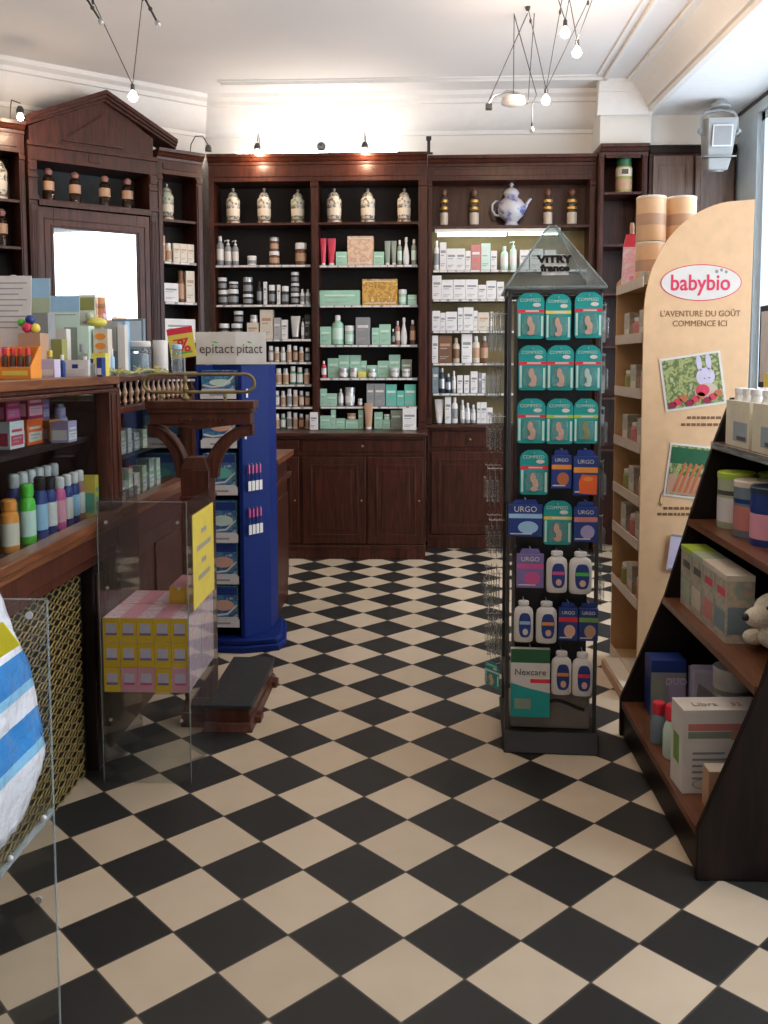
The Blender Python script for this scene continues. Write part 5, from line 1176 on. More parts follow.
def blister(col, x, z, w, h, band, label, kind='card', lean=0., yy=None, pic='skin'):
    """hanging blister card, hook at top; x,z = lower left corner on the front face"""
    R_ = math.sin(-.05); loc = (x+w/2, (3.356 if yy is None else yy-.006)+(x+w/2-SX)*R_, z)
    base = FO.get(col, col)
    if kind == 'card':
        c = [(-w/2, .010), (-w/2+.004, .002), (-w/2+.012, 0), (w/2-.012, 0), (w/2-.004, .002), (w/2, .010), (w/2, h-.030), (w/2-.005, h-.016), (w/2-.018, h-.005), (w*.2, h), (-w*.2, h), (-w/2+.018, h-.005), (-w/2+.005, h-.016), (-w/2, h-.030)]
        m = MB().prism([(a, b_) for a, b_ in c][::-1], 'y', -.001, .001, base)
        m.box(-w*.46, -w*.38, -.0014, -.001, .01, h*.55, 'pale').box(w*.38, w*.46, -.0014, -.001, .01, h*.5, 'pale')
        m.box(-w/2, w/2, -.0016, -.001, h*.57, h*.64, band)
        m.box(-w*.2, w*.3, -.002, -.0016, h*.59, h*.62, 'offwhite')
        m.ellipse(w*.22, h*.74, w*.15, h*.045, -.001, 'offwhite', 14)
        o = solo('blister_pack', m, label, 'pack', loc, (0, 0, -.05))
        b_ = MB(); b_.prism([(-w*.30, .014), (w*.30, .014), (w*.34, h*.28), (w*.28, h*.52), (-w*.28, h*.52), (-w*.34, h*.28)][::-1], 'y', -.016, -.0016, 'blister'); part('blister', b_, o, bev=.003)
        f = MB(); f.ellipse(-w*.04, h*.38, w*.10, h*.11, -.003, pic, 14, t=.004).ellipse(w*.05, h*.24, w*.10, h*.12, -.003, pic, 14, t=.004).ellipse(0, h*.13, w*.13, h*.05, -.003, pic, 14, t=.004)
        part('foot_picture', f, o)
        lettering('COMPEED', w*.17, 'pale', o, (-w*.02, -.0022, h*.84))
    elif kind == 'box':
        m = MB().box(-w/2, w/2, -.012, .012, 0, h*.86, base).prism([(-w*.4, h*.86), (w*.4, h*.86), (w*.3, h), (-w*.3, h)][::-1], 'y', -.0006, .0006, base)
        m.box(-w*.5, w*.5, -.0126, -.012, h*.50, h*.62, band)
        if pic == 'orange_red': m.prism([(-w*.25, h*.04), (w*.46, h*.02), (w*.48, h*.44), (-w*.15, h*.46), (-w*.28, h*.30)][::-1], 'y', -.0130, -.012, pic).ellipse(w*.1, h*.36, w*.2, h*.05, -.0130, 'orange', 14)
        else: m.ellipse(w*.08, h*.25, w*.3, h*.17, -.012, pic, 18, t=.0008)
        m.box(-w*.45, w*.2, -.0126, -.012, h*.06, h*.09, 'offwhite')
        o = solo('plaster_box', m, label, 'box', loc, (0, 0, -.05))
        lettering('URGO', w*.24, 'offwhite', o, (0, -.0132, h*.74))
    else:
        m = MB(); n = 16; pr_ = [(w*.42, 0), (w*.48, h*.03), (w*.50, h*.12), (w*.50, h*.70), (w*.45, h*.80), (w*.30, h*.86), (w*.20, h*.88), (w*.19, h*.90)]
        m.lathe(pr_, 'offwhite', 0, 0, 20, 1, .42)
        o = solo('lotion_bottle', m, label, 'bottle', (loc[0], loc[1]+.002, loc[2]), (0, 0, -.05))
        part('cap', MB().lathe([(w*.22, h*.895), (w*.28, h*.90), (w*.28, h*.985), (w*.24, h)], 'white', 0, 0, 16, 1, .6), o)
        f = [(w*.06+w*.31*math.copysign(abs(math.cos(a))**.6, math.cos(a)), h*.42+h*.30*math.copysign(abs(math.sin(a))**.75, math.sin(a))) for a in [2*PI*k/20 for k in range(20)]]
        part('label', MB().prism(f, 'y', -w*.215, -w*.12, 'bluepack').box(-w*.22, w*.34, -w*.222, -w*.2155, h*.44, h*.52, band).ellipse(w*.08, h*.26, w*.14, h*.08, -w*.2155, pic, 12), o)
    hook(o, .044 if kind == 'card' else .040 if kind == 'box' else .05, h-.014 if kind == 'card' else h*1.005)
    return o
r1 = ['first', 'second', 'third']
B_ = blister
B_('teal', .352, 1.563, .098, .168, 'promored', 'teal foot pack with red band, left in top row of rotating stand')
B_('teal', .455, 1.558, .092, .168, 'stickyyellow', 'teal foot pack with gold band, middle of top row of rotating stand')
B_('teal', .560, 1.565, .100, .167, 'promored', 'teal foot pack with red band, right in top row of rotating stand')
B_('teal', .358, 1.373, .102, .166, 'promored', 'teal foot pack with red band, left in second row of rotating stand')
B_('teal', .462, 1.373, .098, .166, 'promored', 'teal foot pack with red band, middle of second row of rotating stand')
B_('teal', .565, 1.373, .092, .166, 'promored', 'teal pack with long clear blister, right in second row of rotating stand', pic='pale')
B_('teal', .355, 1.176, .104, .166, 'promored', 'teal foot pack with red band, left in third row of rotating stand')
B_('teal', .462, 1.174, .098, .168, 'lime', 'teal foot pack with lime band, middle of third row of rotating stand')
B_('teal', .562, 1.176, .088, .166, 'lime', 'darker teal pack with lime band, right in third row of rotating stand', pic='olive')
B_('teal', .367, .983, .104, .168, 'promored', 'lone teal pack, left in fourth row beside the blue and orange pack')
B_('blue', .482, 1.01, .072, .142, 'orange', 'small blue pack with orange band, middle of fourth row on stand', 'box', yy=3.356, pic='carrot')
B_('blue', .562, .985, .088, .168, 'orange', 'blue pack with big red-orange picture, right in fourth row', 'box', yy=3.356, pic='orange_red')
B_('blue', .325, .828, .124, .138, 'lightblue', 'wide blue and white pack jutting out left in fifth row', 'box', yy=3.352, pic='lightblue')
B_('teal', .456, .795, .104, .166, 'stickyyellow', 'teal pack with yellow band, middle of fifth row')
B_('blue', .566, .81, .086, .150, 'coral', 'blue pack with pale round picture, right in fifth row', 'box', yy=3.356, pic='lilac')
B_('purple', .357, .633, .100, .146, 'magenta', 'dark blue and pink pack, left in sixth row', 'box', yy=3.356, pic='magenta')
B_('w', .466, .618, .078, .156, 'magenta', 'white lotion bottle with red stripe, middle of sixth row', 'bottle', yy=3.346)
B_('w', .550, .615, .084, .158, 'leafgreen', 'white lotion bottle with green stripe, right in sixth row', 'bottle', yy=3.346)
B_('w', .348, .426, .072, .157, 'lightblue', 'white lotion bottle with blue label, far left in seventh row', 'bottle', yy=3.346, pic='offwhite')
B_('w', .430, .424, .078, .158, 'orange', 'white lotion bottle, second in seventh row beside blue and red box', 'bottle', yy=3.346)
B_('blue', .515, .435, .070, .142, 'promored', 'blue box with red band in seventh row', 'box', yy=3.356)
B_('blue', .590, .435, .070, .142, 'grass', 'blue box with green band, right in seventh row', 'box', yy=3.356, pic='tan')
B_('w', .490, .225, .076, .166, 'orange', 'white lotion bottle beside the large white and green box', 'bottle', yy=3.352)
B_('w', .568, .222, .076, .166, 'promored', 'white lotion bottle at right end of the lowest row', 'bottle', yy=3.352)
w, h = .146, .262
t2 = solo('dressing_box', MB().box(-w/2, w/2, -.013, .013, 0, h, 'offwhite').box(-w/2, w/2, -.0136, -.013, h*.80, h, 'darkgreen').prism([(-w/2, 0), (w/2, 0), (w/2, h*.36), (0, h*.42), (-w/2, h*.5)][::-1], 'y', -.0136, -.013, 'tealpack').box(w*0, w*.5, -.0136, -.013, h*.505, h*.565, 'promored').box(-w*.4, w*.02, -.0142, -.0136, h*.12, h*.27, 'sage'),
          'large white and green dressing box hanging lowest left on rotating stand', 'box', (.411, 3.350, .137), (0, 0, -.05))
lettering('Nexcare', .034, 'print', t2, (.0, -.0142, h*.66)); hook(t2, .045, h+.002)
# clear packs hanging on the left and right faces, seen edge-on
clr = None
for zi, z in enumerate((1.52, 1.33, 1.13, .93, .73, .52, .33)):
    for k in range(3):
        for j in range(2):
            w, h = .085, .15
            loc = (SX-.192-k*.020-(.008 if zi % 2 else 0), 3.45+j*.115, z)
            if clr is None:
                m = MB().prism([(-w/2, 0), (w/2, 0), (w/2, h-.012), (w/2-.012, h), (-w/2+.012, h), (-w/2, h-.012)][::-1], 'y', -.0008, .0008, 'blister')
                clr = solo('clear_blister_pack', m, 'clear blister pack hanging on the left face of the rotating stand', 'pack', loc, (0, 0, -PI/2-.05), 'clear packs on the left face of the stand')
                part('blister', MB().box(-w*.34, w*.34, -.014, -.0008, .015, h*.62, 'blister'), clr, bev=.004)
                part('white_slip', MB().box(-w*.4, w*.4, .0009, .0015, h*.80, h*.92, 'grey'), clr)
                hook(clr, .012, h-.01)
            else:
                c = copytree(clr); c.location = loc
o = blister('teal', 0, 0, .08, .10, 'pale', 'dark green pack low on the left face of the rotating stand', yy=3.45); o.location = (SX-.225, 3.44, .215); o.rotation_euler = (0, 0, -.9)
for zi, z in enumerate((1.55, 1.36, 1.16, .96, .75, .55)):
    c = copytree(clr); c.location = (SX+.185, 3.44, z); c.rotation_euler = (0, 0, PI/2-.05)
    c['label'] = 'clear blister pack hanging on the right face of the rotating stand'; c['group'] = 'clear packs on the right face of the stand'

# ------------------------------------------------------------------ baby food display stand
BX0, BY = .955, 3.95
t = empty('cardboard_display', 'tall tan cardboard display stand with a curved side panel and red oval logo', 'display stand', (BX0, BY, 0))
cv = [(0.0, 0), (.44, 0), (.458, 2.165)]
n = 22
for k in range(n+1):
    a = k/n; cv.append((.40-.40*math.sin(a*PI/2), 1.66+.50*math.cos(a*PI/2)**.9 if k < n else 1.66))
sp = part('side_panel', MB().prism(cv, 'y', 0, .010, 'panel'), t, bev=.001)
part('far_panel', MB().prism([(0, 0), (.42, 0), (.42, 2.0), (.12, 2.0), (0, 1.86)], 'y', .545, .553, 'cardboard'), t)
part('back_board', MB().box(.412, .42, .011, .5445, .02, 1.98, 'cardboard'), t)
bz = [1.845, 1.605, 1.36, 1.12, .885, .69, .425, .06]
for z in bz:
    part('shelf', MB().box(.002, .411, .0105, .5445, z-.035, z-.028, 'cardboard').box(-.004, .0015, .0105, .5445, z-.045, z, 'beige'), t)
part('base', MB().box(-.085, .42, -.07+.0, .35, 0, .045, 'tan').box(-.075, .40, -.06, .34, .0455, .055, 'cream'), t, bev=.003)
# printed side panel
def plate(cx, cz, w, h, rot, m_, y=-.002, th=.0015, name='printed_photo', parent=sp):
    o = part(name, MB().box(-w/2, w/2, -th, 0, -h/2, h/2, m_), parent, (cx, y, cz), (0, rot, 0)); return o
m = MB().ellipse(.240, 1.815, .172, .078, -.0005, 'logo', 40).ellipse(.240, 1.815, .168, .074, -.0013, 'offwhite', 40); lg = part('oval_logo', m, sp)
lettering('babybio', .095, 'logo', lg, (.237, -.0026, 1.812), bold=.0015, sx=.86)
m = MB().ellipse(.305, 1.862, .007, .008, -.0022, 'grey', 10).ellipse(.325, 1.868, .006, .007, -.0022, 'grey', 10).ellipse(.345, 1.860, .006, .007, -.0022, 'sage', 10); part('butterfly_mark', m, lg)
lettering("L'AVENTURE DU GOÛT", .036, 'textbrown', sp, (.240, -.001, 1.682), sx=.90)
lettering('COMMENCE ICI', .036, 'textbrown', sp, (.240, -.001, 1.640), sx=.92)
p1_ = plate(.215, 1.393, .262, .232, -.15, 'offwhite')
plate(0, 0, .242, .212, 0, 'garden_photo', -.0018, .0008, 'picture', p1_)
f = MB().ellipse(.055, .012, .040, .040, -.003, 'lavender', 18).ellipse(.035, .075, .012, .035, -.003, 'lavender', 12).ellipse(.075, .075, .012, .035, -.003, 'lavender', 12).ellipse(.050, -.05, .050, .035, -.0035, 'beige', 16)
for q in range(9): f.ellipse(-.10+.025*q, -.09+.012*((q*7) % 3), .018, .015, -.0045, ['darkred', 'red', 'carrot'][q % 3], 12)
f.ellipse(.035, -.045, .03, .026, -.0045, 'red', 14).ellipse(.05, .005, .003, .003, -.0039, 'print', 8).ellipse(.07, .005, .003, .003, -.0039, 'print', 8)
part('toy_and_fruit', f, p1_)
p2_ = plate(.212, 1.0, .200, .235, -.13+.26, 'offwhite', name='printed_photo')
p2_.rotation_euler = (0, .11, 0)
plate(0, 0, .182, .217, 0, 'garden_photo', -.0018, .0008, 'picture', p2_)
f = MB().box(-.09, .09, -.0036, -.003, -.105, -.02, 'tan').box(-.09, .09, -.0036, -.003, .03, .10, 'darkgreen')
for q in range(6):
    x = -.045+q*.024; f.prism([(x-.022, -.095), (x-.008, -.095), (x+.026, .035), (x+.016, .038)][::-1], 'y', -.0046, -.0038, 'carrot')
part('carrots', f, p2_)
for k, (cx, z, w) in enumerate(((.27, 1.235, .15), (.27, 1.205, .20), (.162, .838, .12), (.162, .812, .17))):
    m = MB(); random.seed(k+9); x = -w/2
    while x < w/2: l = random.uniform(.010, .024); m.box(x, min(x+l, w/2), -.0016, -.0002, -.006, .006, 'textbrown'); x += l+.005
    part('printed_line', m, sp, (cx, 0, z))
m = MB(); m.tube([(.11, -.0015, .93), (.09, -.0015, .90), (.085, -.0015, .875), (.09, -.0015, .85)], .0018, 'textbrown', 5).tube([(.08, -.0015, .86), (.088, -.0015, .848), (.098, -.0015, .858)], .0018, 'textbrown', 5); part('printed_arrow', m, sp)
t2 = solo('grey_card', MB().box(-.07, .07, 0, .003, 0, .16, 'lavender').box(-.07, .07, -.0008, 0, .15, .16, 'grey'), 'pale grey card slotted low against the cardboard display behind the baby food shelf', 'card', (1.14, 3.935, .56), (0, .12, 0))
part('clip', MB().box(-.06, .06, -.004, -.0012, .0, .01, 'silver'), t2)
# things on and in it
def puffs(x, y, z, lab, h=.165, r=.066):
    o = solo('cardboard_canister', MB().lathe([(r*.97, 0), (r, .004), (r, h-.012)], 'panel', seg=28), lab, 'canister', (x, y, z), (0, 0, 0))
    part('lid', MB().lathe([(r*1.02, h-.0118), (r*1.02, h-.003), (r*.98, h)], 'cream', seg=28), o)
    part('label', MB().lathe([(r+.0006, h*.35), (r+.0006, h*.6)], 'tan', seg=28), o)
    return o
puffs(1.052, 4.25, 1.8185, 'lower canister of the left stack on the cardboard display', .205); puffs(1.052, 4.25, 2.026, 'upper canister of the left stack on the cardboard display', .205)
puffs(1.195, 4.27, 1.8185, 'lower canister of the right stack on the cardboard display', .205); puffs(1.195, 4.27, 2.026, 'upper canister of the right stack on the cardboard display', .205)
t2 = solo('food_pouch', MB().frustum((-.045, .045, -.02, .02), (-.04, .04, -.004, .004), .0, .21, 'pink_print').frustum((-.04, .04, -.0045, .0045), (-.026, .026, -.0045, .0045), .2102, .27, 'red'), 'red and white baby food pouch left of canisters on top of cardboard display', 'pouch', (1.01, 4.44, 1.8185))
part('spout', MB().lathe([(.011, .2705), (.011, .31), (.008, .325)], 'tan', seg=12), t2)
t2 = solo('printed_carton', MB().box(-.04, .04, -.05, .05, 0, .05, 'baby_print'), 'small purple and white carton at front corner on top of cardboard display', 'box', (1.005, 4.03, 1.8185)); part('flap', MB().box(-.039, .039, -.049, .049, .0502, .0512, 'lavender'), t2)
random.seed(5)
for i, z in enumerate(bz[1:7]):
    zz = z-.0275
    for k in range(3):
        y = 4.08+k*.15; lab = '%s baby food %%s from front on %s shelf down of cardboard display' % (ORD[k], ORD[i+1])
        if (i+k) % 2: 
            o = solo('food_jar', MB().lathe([(.034, 0), (.038, .006), (.038, .075), (.03, .085)], ['tan', 'coral', 'olive'][k], seg=18), lab % 'jar', 'jar', (1.015, y, zz), group='baby food jars in cardboard display')
            part('lid', MB().lathe([(.034, .0855), (.034, .10), (.03, .103)], 'offwhite', seg=18), o)
        else:
            o = solo('food_carton', MB().box(-.035, .035, -.055, .055, 0, .13, 'baby_print').box(-.0358, -.035, -.045, .045, .02, .055, 'cream'), lab % 'carton', 'box', (1.015, y, zz), group='baby food cartons in cardboard display')
            part('flap', MB().box(-.034, .034, -.054, .054, .1302, .1312, 'cream'), o)

# ------------------------------------------------------------------ dark wooden gondola with baby milk
GX, G0, G1 = .785, 2.50, 3.52
t = empty('gondola_shelf', 'dark wooden sloping shelf unit with baby milk at the right', 'shelf unit', (GX, G0, 0))
prof = [(0, .0), (0, .15), (.085, .36), (.165, .565), (.25, .865), (.34, 1.172), (.40, 1.34), (.66, 1.34), (.66, 0)]
for a, lab in ((0, 0), (G1-G0-.022, 1)): part('end_panel', MB().prism(prof[::-1] if False else prof, 'y', a, a+.022, 'dark_wood'), t, bev=.003)
L_ = G1-G0
part('back_panel', MB().box(.64, .66, .023, L_-.023, .05, 1.30, 'dark_wood'), t)
part('kick_board', MB().box(.012, .03, .023, L_-.023, 0, .115, 'dark_wood'), t)
GZ = [(.14, .004), (.56, .155), (.87, .245), (1.17, .325)]
for z, v in GZ:
    part('shelf', MB().box(v+.006, .639, .023, L_-.023, z-.022, z, 'shelf_wood').box(v, v+.0055, .023, L_-.023, z-.024, z+.002, 'shelf_wood' if z < 1 else 'acrylic_edge'), t)
def loc_(x, y, z): return (x, y, z)
def tin(x, y, z, r, h, c, lid, lab, c2='offwhite', num=None):
    o = solo('milk_tin', MB().lathe([(r*.98, 0), (r, .004), (r, h-.022)], c, seg=30), lab, 'tin', (x, y, z))
    part('lid', MB().lathe([(r*1.03, h-.0218), (r*1.03, h-.004), (r*.98, h)], lid, seg=30), o)
    part('label', MB().lathe([(r+.0007, h*.12), (r+.0007, h*.55)], c2, seg=30), o); part('label_band', MB().lathe([(r+.0009, h*.6), (r+.0009, h*.68)], 'print' if lid == 'lime' else 'sage' if lid == 'offwhite' else 'bluepack', seg=30), o)
    if num:
        a = math.atan2(-y, -x)+.35; lettering(num, .07, 'print', o, (math.cos(a)*(r+.002), math.sin(a)*(r+.002), h*.34), rz=a+PI/2, bold=.001)
    return o
tin(1.155, 3.33, .8705, .066, .205, 'greenl', 'lime', 'white and green milk tin with lime lid on the third shelf', num='1')
tin(1.160, 3.17, .8705, .066, .195, 'bluegrey', 'cream', 'blue and pink milk tin with cream lid beside the lime-lidded tin', 'coral')
tin(1.160, 3.01, .8705, .066, .195, 'bluepack', 'navy', 'dark blue milk tin partly cut by the right edge of the photo', 'pink')
for i, (x, y) in enumerate(((1.30, 3.33), (1.30, 3.18))): tin(x, y, .8705, .066, .20, 'greenl', 'lime', ['back lime-lidded tin behind the white and green tin', 'back lime-lidded tin behind the blue and pink tin'][i])
ys = [3.37, 3.24, 3.11, 2.98]
for i, y in enumerate(ys):
    c = ['greenl', 'baby_print', 'coral', 'bluegrey'][i]; lid = ['lime', 'greenl', 'cream', 'cream'][i]; m = MB().box(-.045, .045, -.062, .062, 0, .205, 'baby_print')
    m.box(-.0458, -.045, -.05, .05, .03, .10, c if c != 'baby_print' else 'cream').box(-.0458, -.045, -.05, .03, .15, .175, 'print' if i < 2 else 'red').box(-.04, .04, -.0628, -.062, .03, .12, c if c != 'baby_print' else 'sage')
    o = solo('cereal_carton', m, ['lime-topped baby cereal carton farthest along the second shelf', 'pale green-topped baby cereal carton, second farthest on second shelf', 'cream-topped baby cereal carton with red print on second shelf', 'blue-grey baby cereal carton nearest the white plush bear'][i], 'box', (1.035, y, .5605))
    part('lid', MB().box(-.046, .046, -.063, .063, .2055, .225, lid), o, bev=.001)
# milk bottle packs on top
for i, y in enumerate((3.30, 3.03)):
    o = empty('milk_bottle_pack', ['shrink-wrapped pack of milk bottles with white caps at far end of the top shelf', 'second pack of milk bottles cut by the right edge of the photo'][i], 'pack', (1.225, y, 1.1705))
    part('wrapper', MB().box(-.085, .085, -.12, .12, 0, .165, 'milk').box(-.0858, -.085, -.10, .04, .02, .09, 'milkblue').box(-.07, .07, -.1208, -.12, .02, .09, 'milkblue').box(-.0866, -.0858, -.09, .0, .025, .04, 'print'), o, bev=.006)
    for a in (-.045, .045):
        for b_ in (-.08, 0, .08): part('bottle_cap', MB().lathe([(.024, .1655), (.020, .185), (.020, .188), (.023, .189), (.023, .208), (.018, .211)], 'white', a, b_, 14), o)
o = solo('yellow_carton', MB().box(-.12, .12, -.04, .04, 0, .09, 'stickyyellow').box(-.12, .12, -.041, -.04, .055, .09, 'offwhite'), 'low yellow and white carton behind the milk bottle packs', 'box', (1.42, 3.45, 1.3415), (0, 0, 0)); part('flap', MB().box(-.118, .118, -.039, .039, .0902, .0912, 'white'), o)
part('foot', MB().box(-.11, .02, -.035, .035, -.0, .0, 'white'), None) if False else None
# bottom shelf goods
BZ = .1405
o = solo('nappy_box', MB().box(-.065, .065, -.05, .05, 0, .215, 'bluepack').box(-.065, .065, -.0508, -.05, 0, .17, 'grey').box(-.0, .06, -.0516, -.0508, .02, .15, 'lilac').ellipse(-.04, .09, .022, .05, -.0508, 'sage', 14), 'tall box with deep blue top at far end of the bottom shelf', 'box', (.93, 3.40, BZ)); part('flap', MB().box(-.064, .064, -.049, .049, .2152, .2162, 'bluepack'), o)
lettering('DUO', .035, 'lavender', o, (.028, -.0522, .135))
o = solo('small_pack', MB().box(-.045, .045, -.04, .04, 0, .19, 'lavender').prism([(-.04, .06), (.03, .04), (.04, .10), (-.03, .15)][::-1], 'y', -.0408, -.04, 'grey'), 'greyish white small pack between the blue-topped box and white tin', 'pack', (1.055, 3.34, BZ)); part('seal', MB().box(-.045, .045, -.002, .002, .1902, .205, 'lavender'), o)
tin(1.125, 3.24, BZ, .064, .235, 'offwhite', 'offwhite', 'white tin with grey-green picture at the back of the bottom shelf', 'sage')
def redcap(x, y, h, r, c, lab):
    o = solo('small_bottle', MB().lathe([(r*.9, 0), (r, .006), (r, h*.5), (r*.85, h*.62), (r*.6, h*.72)], c, seg=18), lab, 'bottle', (x, y, BZ))
    part('cap', MB().lathe([(r*.75, h*.722), (r*.8, h*.74), (r*.8, h*.97), (r*.7, h)], 'promored', seg=18), o); return o
redcap(.835, 3.12, .145, .028, 'bluegrey', 'small grey bottle with bright red cap at the shelf edge')
redcap(.852, 3.0, .18, .034, 'pale', 'pale bottle with red cap half hidden by the big white pack')
o = solo('nappy_pack', MB().box(-.13, .13, -.055, .055, 0, .265, 'offwhite').box(-.115, .12, -.0558, -.055, .20, .222, 'coral').box(-.115, .02, -.0558, -.055, .175, .197, 'sage').box(.02, .12, -.0558, -.055, .17, .20, 'tan').box(-.1308, -.13, -.02, .03, .08, .17, 'grass'),
         'large cream-white pack of nappies lying against the near end of bottom shelf', 'pack', (.935, 2.80, BZ), (0, 0, .06), bev=.012)
o['label'] = 'large cream-white nappy pack standing upright near the end of bottom shelf'
for k in range(5): part('text_line', MB().box(-.10, .0+.01*(k % 2), -.0562, -.0555, .045+.02*k, .052+.02*k, 'grey'), o)
o3 = lettering('Libra', .040, 'sage', o, (-.05, -.01, .2665)); o3.rotation_euler = (0, 0, 0)
o3 = lettering('32', .035, 'coral', o, (.05, -.01, .2665)); o3.rotation_euler = (0, 0, 0)
part('printed_oval', MB().ellipse(-.05, .03, .05, .018, -.0554, 'sage', 20).ellipse(-.05, .03, .046, .015, -.0561, 'cream', 20), o)
part('printed_ring', MB().ellipse(.075, .13, .02, .02, -.0554, 'coral', 16).ellipse(.075, .13, .014, .014, -.0561, 'offwhite', 16), o)
o = solo('small_carton', MB().box(-.04, .04, -.03, .03, 0, .12, 'tan').box(-.03, .03, -.0308, -.03, .03, .07, 'cream'), 'small cream carton standing before the large cream-white pack', 'box', (.895, 2.66, BZ)); part('flap', MB().box(-.039, .039, -.029, .029, .1202, .1212, 'cream'), o)
# white plush bear
def blob(parts_, vox=.006):
    m = MB()
    for c, r, sx, sy, sz in parts_: m.sphere(c, r, 'plush', 18, sx, sy, sz)
    return m
mat('plush', (.74, .66, .52), .95, var=.12, scale=120, bump=1.)
m = blob([((.10, .0, .075), .075, 1.3, 1, 1), ((.045, -.012, .128), .072, 1.1, .95, .85), ((-.015, -.028, .112), .045, 1.25, .9, .8), ((.03, -.06, .03), .035, 1, 1.4, .8), ((-.01, .04, .03), .032, 1.2, 1, .8), ((.20, -.05, .03), .04, 1, 1.2, .8), ((.08, -.06, .185), .022, 1, .6, 1), ((.08, .04, .185), .022, 1, .6, 1), ((-.005, -.045, .06), .028, .9, .9, 1.3)])
o = solo('plush_bear', m, 'white plush polar bear toy peering over the second shelf edge', 'toy', (1.072, 2.82, .5725))
md = o.modifiers.new('remesh', 'REMESH'); md.mode = 'VOXEL'; md.voxel_size = .005; md.use_smooth_shade = True
md = o.modifiers.new('smooth', 'SMOOTH'); md.factor = .6; md.iterations = 4
part('nose', MB().sphere((-.068, -.036, .115), .012, 'black', 12, sy=1.2), o)
for y, x in ((-.066, .0), (.022, -.002)): part('eye', MB().sphere((x-.010, y, .152), .0065, 'black', 10), o)

# ------------------------------------------------------------------ other things
o = solo('spray_can', MB().lathe([(.058, 0), (.062, .006), (.062, .20), (.058, .24)], 'olive', seg=24), 'green-capped olive bottle on the shelf beneath the plaster pier', 'bottle', (1.545, 7.10, 2.7605)); o.scale = (1, 1, .835)
part('cap', MB().lathe([(.052, .2402), (.055, .245), (.055, .325), (.048, .335)], 'darkgreen', seg=24), o); part('label', MB().lathe([(.0626, .03), (.0626, .12)], 'tan', seg=24).lathe([(.0627, .15), (.0627, .225)], 'cream', seg=24), o)
part('printed_mark', MB().box(-.03, .02, -.0655, -.0635, .165, .21, 'print'), o)
# grey projector hanging from the window soffit
t = empty('hanging_projector', 'grey hooded projector lamp hanging from the soffit near the window', 'lamp', (2.13, 6.70, SOF))
PJ = 'projector_grey'
part('ceiling_plate', MB().lathe([(.07, -.058), (.075, -.05), (.03, -.0005)], PJ, seg=24), t)
m = MB(); m.tube([(-.125, 0, -.25), (-.125, 0, -.13), (-.10, 0, -.09), (0, 0, -.07), (.10, 0, -.09), (.125, 0, -.13), (.125, 0, -.25)], .012, PJ, 8); part('yoke', m, t)
m = MB().frustum((-.085, .085, -.08, .08), (-.105, .105, -.10, .10), -.33, -.07, PJ).box(-.112, .112, -.108, .108, -.34, -.3305, PJ)
pb = part('housing', m, t, (0, 0, -.06), (.15, 0, 0), bev=.012)
part('window_grille', MB().box(-.07, .07, -.109, -.1055, -.27, -.12, 'silver').box(-.06, .06, -.1115, -.109, -.26, -.13, 'grey'), pb)
part('lens_hood', MB().frustum((-.07, .07, -.06, .06), (-.085, .085, -.08, .08), -.43, -.3405, PJ), pb, bev=.01)
part('lens', MB().lathe([(.055, -.438), (.06, -.4305), (.06, -.431)], 'silver', seg=24), pb)
for s in (-1, 1): part('pivot_knob', MB().sphere((s*.135, 0, -.22), .02, PJ, 12), t)
# sensor on the wall, stub on the bookcase
o = solo('wall_sensor', MB().sphere((0, 0, 0), .034, 'black', 20, sz=1), 'small black ball sensor on the bright wall above the bookcase', 'sensor', (-.80, 7.27, 3.185)); part('mount', MB().box(-.02, .02, .028, .05, -.02, .02, 'black'), o)
o = solo('black_clip_lamp', MB().box(-.012, .012, -.012, .012, 0, .10, 'black').box(-.02, .02, -.03, .02, .1002, .125, 'black'), 'small black clip standing on the bookcase top at the join', 'lamp', (.05, 7.02, 3.062), bev=.003); part('base', MB().box(-.03, .03, -.02, .03, -.0005, .006, 'black'), o)
# white framed board against the window
t = empty('framed_board', 'dark framed white board against the window at the right edge', 'board', (2.30, 5.9, 1.30), 0)
part('frame', MB().box(-.01, .02, -.35, .35, 0, .55, 'frame_dark'), t, bev=.004); part('board', MB().box(-.014, -.0105, -.31, .31, .04, .51, 'white'), t); part('leg', MB().box(0, .02, -.3, -.27, -1.30, -.001, 'frame_dark').box(0, .02, .27, .3, -1.30, -.001, 'frame_dark'), t)

# ------------------------------------------------------------------ halogen lamps
LIGHTS = []
def bulb(parent, loc, r=.026, lit=True, power=12):
    part('bulb', MB().lathe([(r*.3, r*1.3), (r*.8, r*.5), (r, 0), (r*.75, -r*.7), (r*.1, -r)], 'bulb' if lit else 'silver', seg=16), parent, loc)
    part('socket', MB().lathe([(r*.35, r*1.31), (r*.45, r*1.5), (r*.4, r*2.6)], 'dark_steel', seg=12), parent, loc)
    if lit: LIGHTS.append((parent, loc, power))
def cable_lamp(label, head, tops, power=14, knots=True, r=.026, group='halogen lamps on ceiling wires'):
    t = empty('wire_lamp', label, 'lamp', head, 0, group)
    for i, tp in enumerate(tops):
        d = Vector(tp)-Vector(head); m = MB(); m.tube([(0, 0, r*2.5), tuple(d)], .0025, 'dark_steel', 6)
        part('wire', m, t)
        if knots: part('wire_clamp', MB().sphere(tuple(d*.85), .0075, 'dark_steel', 8, sz=2), t)
        part('ceiling_hook', MB().lathe([(.012, -.02), (.016, -.004), (.016, .0)], 'dark_steel', d.x, d.y, 10, z=d.z-.0), t)
    bulb(t, (0, 0, 0), r, True, power)
    return t
CZ = CEIL-.001
cable_lamp('lit halogen lamp on two wires above the pediment', (-1.585, 5.0, 2.93), [(-1.86, 5.08, CZ), (-1.52, 5.04, CZ)])
